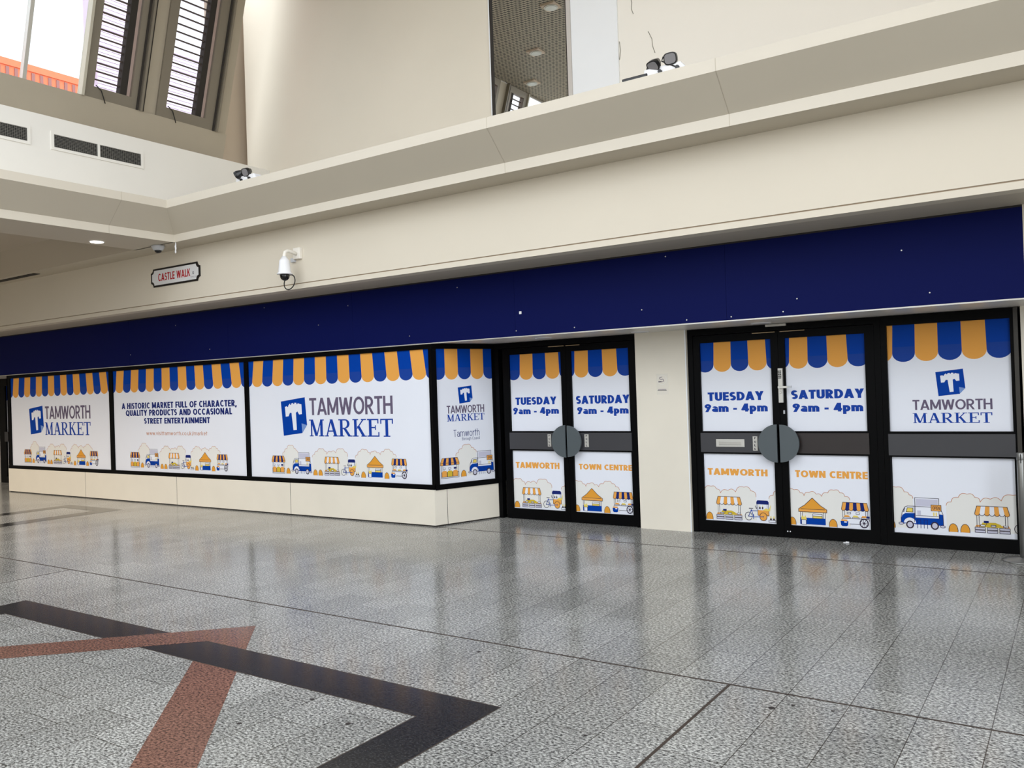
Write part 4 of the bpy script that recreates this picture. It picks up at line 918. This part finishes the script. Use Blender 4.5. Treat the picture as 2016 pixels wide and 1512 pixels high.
# twin emergency spotlights on the ledge
def twin_spot(x0, lab, bar, dirs):
    r = empty('emergency_light', (x0, 6.42, 4.095), lab, 'emergency light', 'twin spotlights on the ledge')
    g = MB(); g.box(x0, x0+.32, 6.37, 6.47, 4.097, 4.165, whitepl); g.build('battery_box', r, .004)
    g = MB(); g.prism([(x0+.32, 4.10), (x0+.37, 4.10), (x0+.32, 4.158)], 6.375, 6.465, mat('white_cover', (228, 230, 236), .3), 1); g.build('end_cover', r)
    for hx, hz, dv in dirs:
        d_ = Vector(dv).normalized(); p = Vector((x0+hx, 6.36, 4.095+hz)); u = d_.cross(Z_).normalized(); w = u.cross(d_)
        fr_ = (p, u, w, d_)
        def rr_(sx, sy, n=20, k=3.2):
            out = []
            for i in range(n):
                t = 2*PI*i/n; c_, s_ = math.cos(t), math.sin(t); out.append((sx*math.copysign(abs(c_)**(2/k), c_), sy*math.copysign(abs(s_)**(2/k), s_)))
            return out
        g = MB(fr_); o1, o2, o3 = rr_(.054, .046), rr_(.056, .048), rr_(.03, .026); n = 20
        for ra, za, rb, zb in ((o3, -.07, o1, -.02), (o1, -.02, o2, .012)):
            for i in range(n): g.face([(*ra[i], za), (*ra[(i+1) % n], za), (*rb[(i+1) % n], zb), (*rb[i], zb)], blackpl)
        g.face([(*q, -.07) for q in o3], blackpl); hd = g.build('lamp_head', r)
        g = MB(fr_); g.face([(*q, .013) for q in rr_(.047, .039)], lensm); rim = rr_(.0515, .0435)
        for i in range(n): g.face([(*rr_(.047, .039)[i], .013), (*rr_(.047, .039)[(i+1) % n], .013), (*o2[(i+1) % n], .012), (*o2[i], .012)], blackpl)
        g.build('lens', hd, recalc=False)
        g = MB(); a0 = p+u*.06; g.tube([tuple(a0+Vector((0, 0, .03))), tuple(a0+u*.02+Vector((0, .01, .0))), tuple(Vector((x0+hx+.06, 6.37, 4.115)))], .006, blackpl, 8); g.lathe([(.016, 0), (.016, .02)], (x0+hx+.055, 6.37, 4.118), blackpl, (0, -1, 0), 12); g.build('bracket', hd)
    if bar:
        g = MB(); g.box(x0-.20, x0+.03, 6.36, 6.42, 4.097, 4.135, blackpl); g.build('cable_tube', r, .008)
twin_spot(-2.90, 'twin spotlight on the ledge above the doors with dark tube', True, ((.09, .082, (-.25, -.75, -.75)), (.24, .105, (.05, -1, -.35))))
twin_spot(-8.13, 'twin spotlight on the ledge near the inside corner', False, ((.05, .085, (-1, -.25, -.55)), (.19, .10, (.0, -1, -.45))))
# no smoking notice
r = empty('notice', (-3.745, 8.42, 1.58), 'small pale no smoking notice on the middle cream pier', 'sign')
g = MB(); g.box(-3.812, -3.675, 8.4195, 8.42, 1.465, 1.69, mat('clear_sticker', (230, 224, 211), .25)); g.build('face', r)
a = Art(pane_frame(8.4195)); a.line([(-3.785, 1.603), (-3.752, 1.603)], .009, K, 1)
a.line([(-3.74, 1.603), (-3.725, 1.612), (-3.735, 1.632), (-3.755, 1.628), (-3.772, 1.636), (-3.77, 1.65), (-3.745, 1.655)], .006, vgrey, 1); a.arc(-3.745, 1.625, .052, .052, .003, .003, vtree, 1)
a.rect(-3.795, -3.70, 1.518, 1.523, vgrey, 1); a.rect(-3.80, -3.695, 1.506, 1.512, K, 1); a.build('lettering', r)
# barrier post at the right edge
px_, py_ = -.435, 8.175
r = empty('barrier_post', (px_, py_, 0), 'grey metal barrier post at the right edge of the shopfront', 'post')
g = MB(); g.lathe([(.165, 0), (.165, .008), (.14, .018), (.04, .03), (.035, .034)], (px_, py_, 0), steel, seg=40); g.build('base', r)
g = MB(); g.lathe([(.032, .03), (.032, .895), (.03, .90)], (px_, py_, 0), steel); g.build('pole', r)
g = MB(); g.lathe([(.0325, .845), (.034, .85), (.034, .90), (.03, .905)], (px_, py_, 0), steel); g.box(px_-.004, px_+.004, py_-.036, py_-.033, .82, .895, blackpl); g.build('cap', r)
# bits of litter by the doors
g = MB(); x, y = -3.18, 8.40
for i in range(4): g.face([(x+.02*i, y, .004), (x+.02*i+.022, y-.008, .012), (x+.02*i+.026, y+.008, .004), (x+.02*i+.01, y+.014, .003)], leafm)
tag(g.build('dry_leaf'), 'small dry brown leaf on the floor by the pier', 'leaf')
g = MB(); x, y = -1.93, 8.41; g.box(x, x+.035, y, y+.02, .002, .008, whitepl); g.box(x+.02, x+.05, y+.005, y+.015, .002, .014, whitepl)
tag(g.build('paper_scrap'), 'scrap of white paper below the right door pair', 'paper')
g = MB(); g.tube([(-4.165, YP2-.004, .125), (-4.15, YP2-.008, .105), (-4.152, YP2-.01, .085)], [.006, .009, .006], whitepl, 6); tag(g.build('tape_end'), 'loose white tape end at the SATURDAY film corner', 'tape')
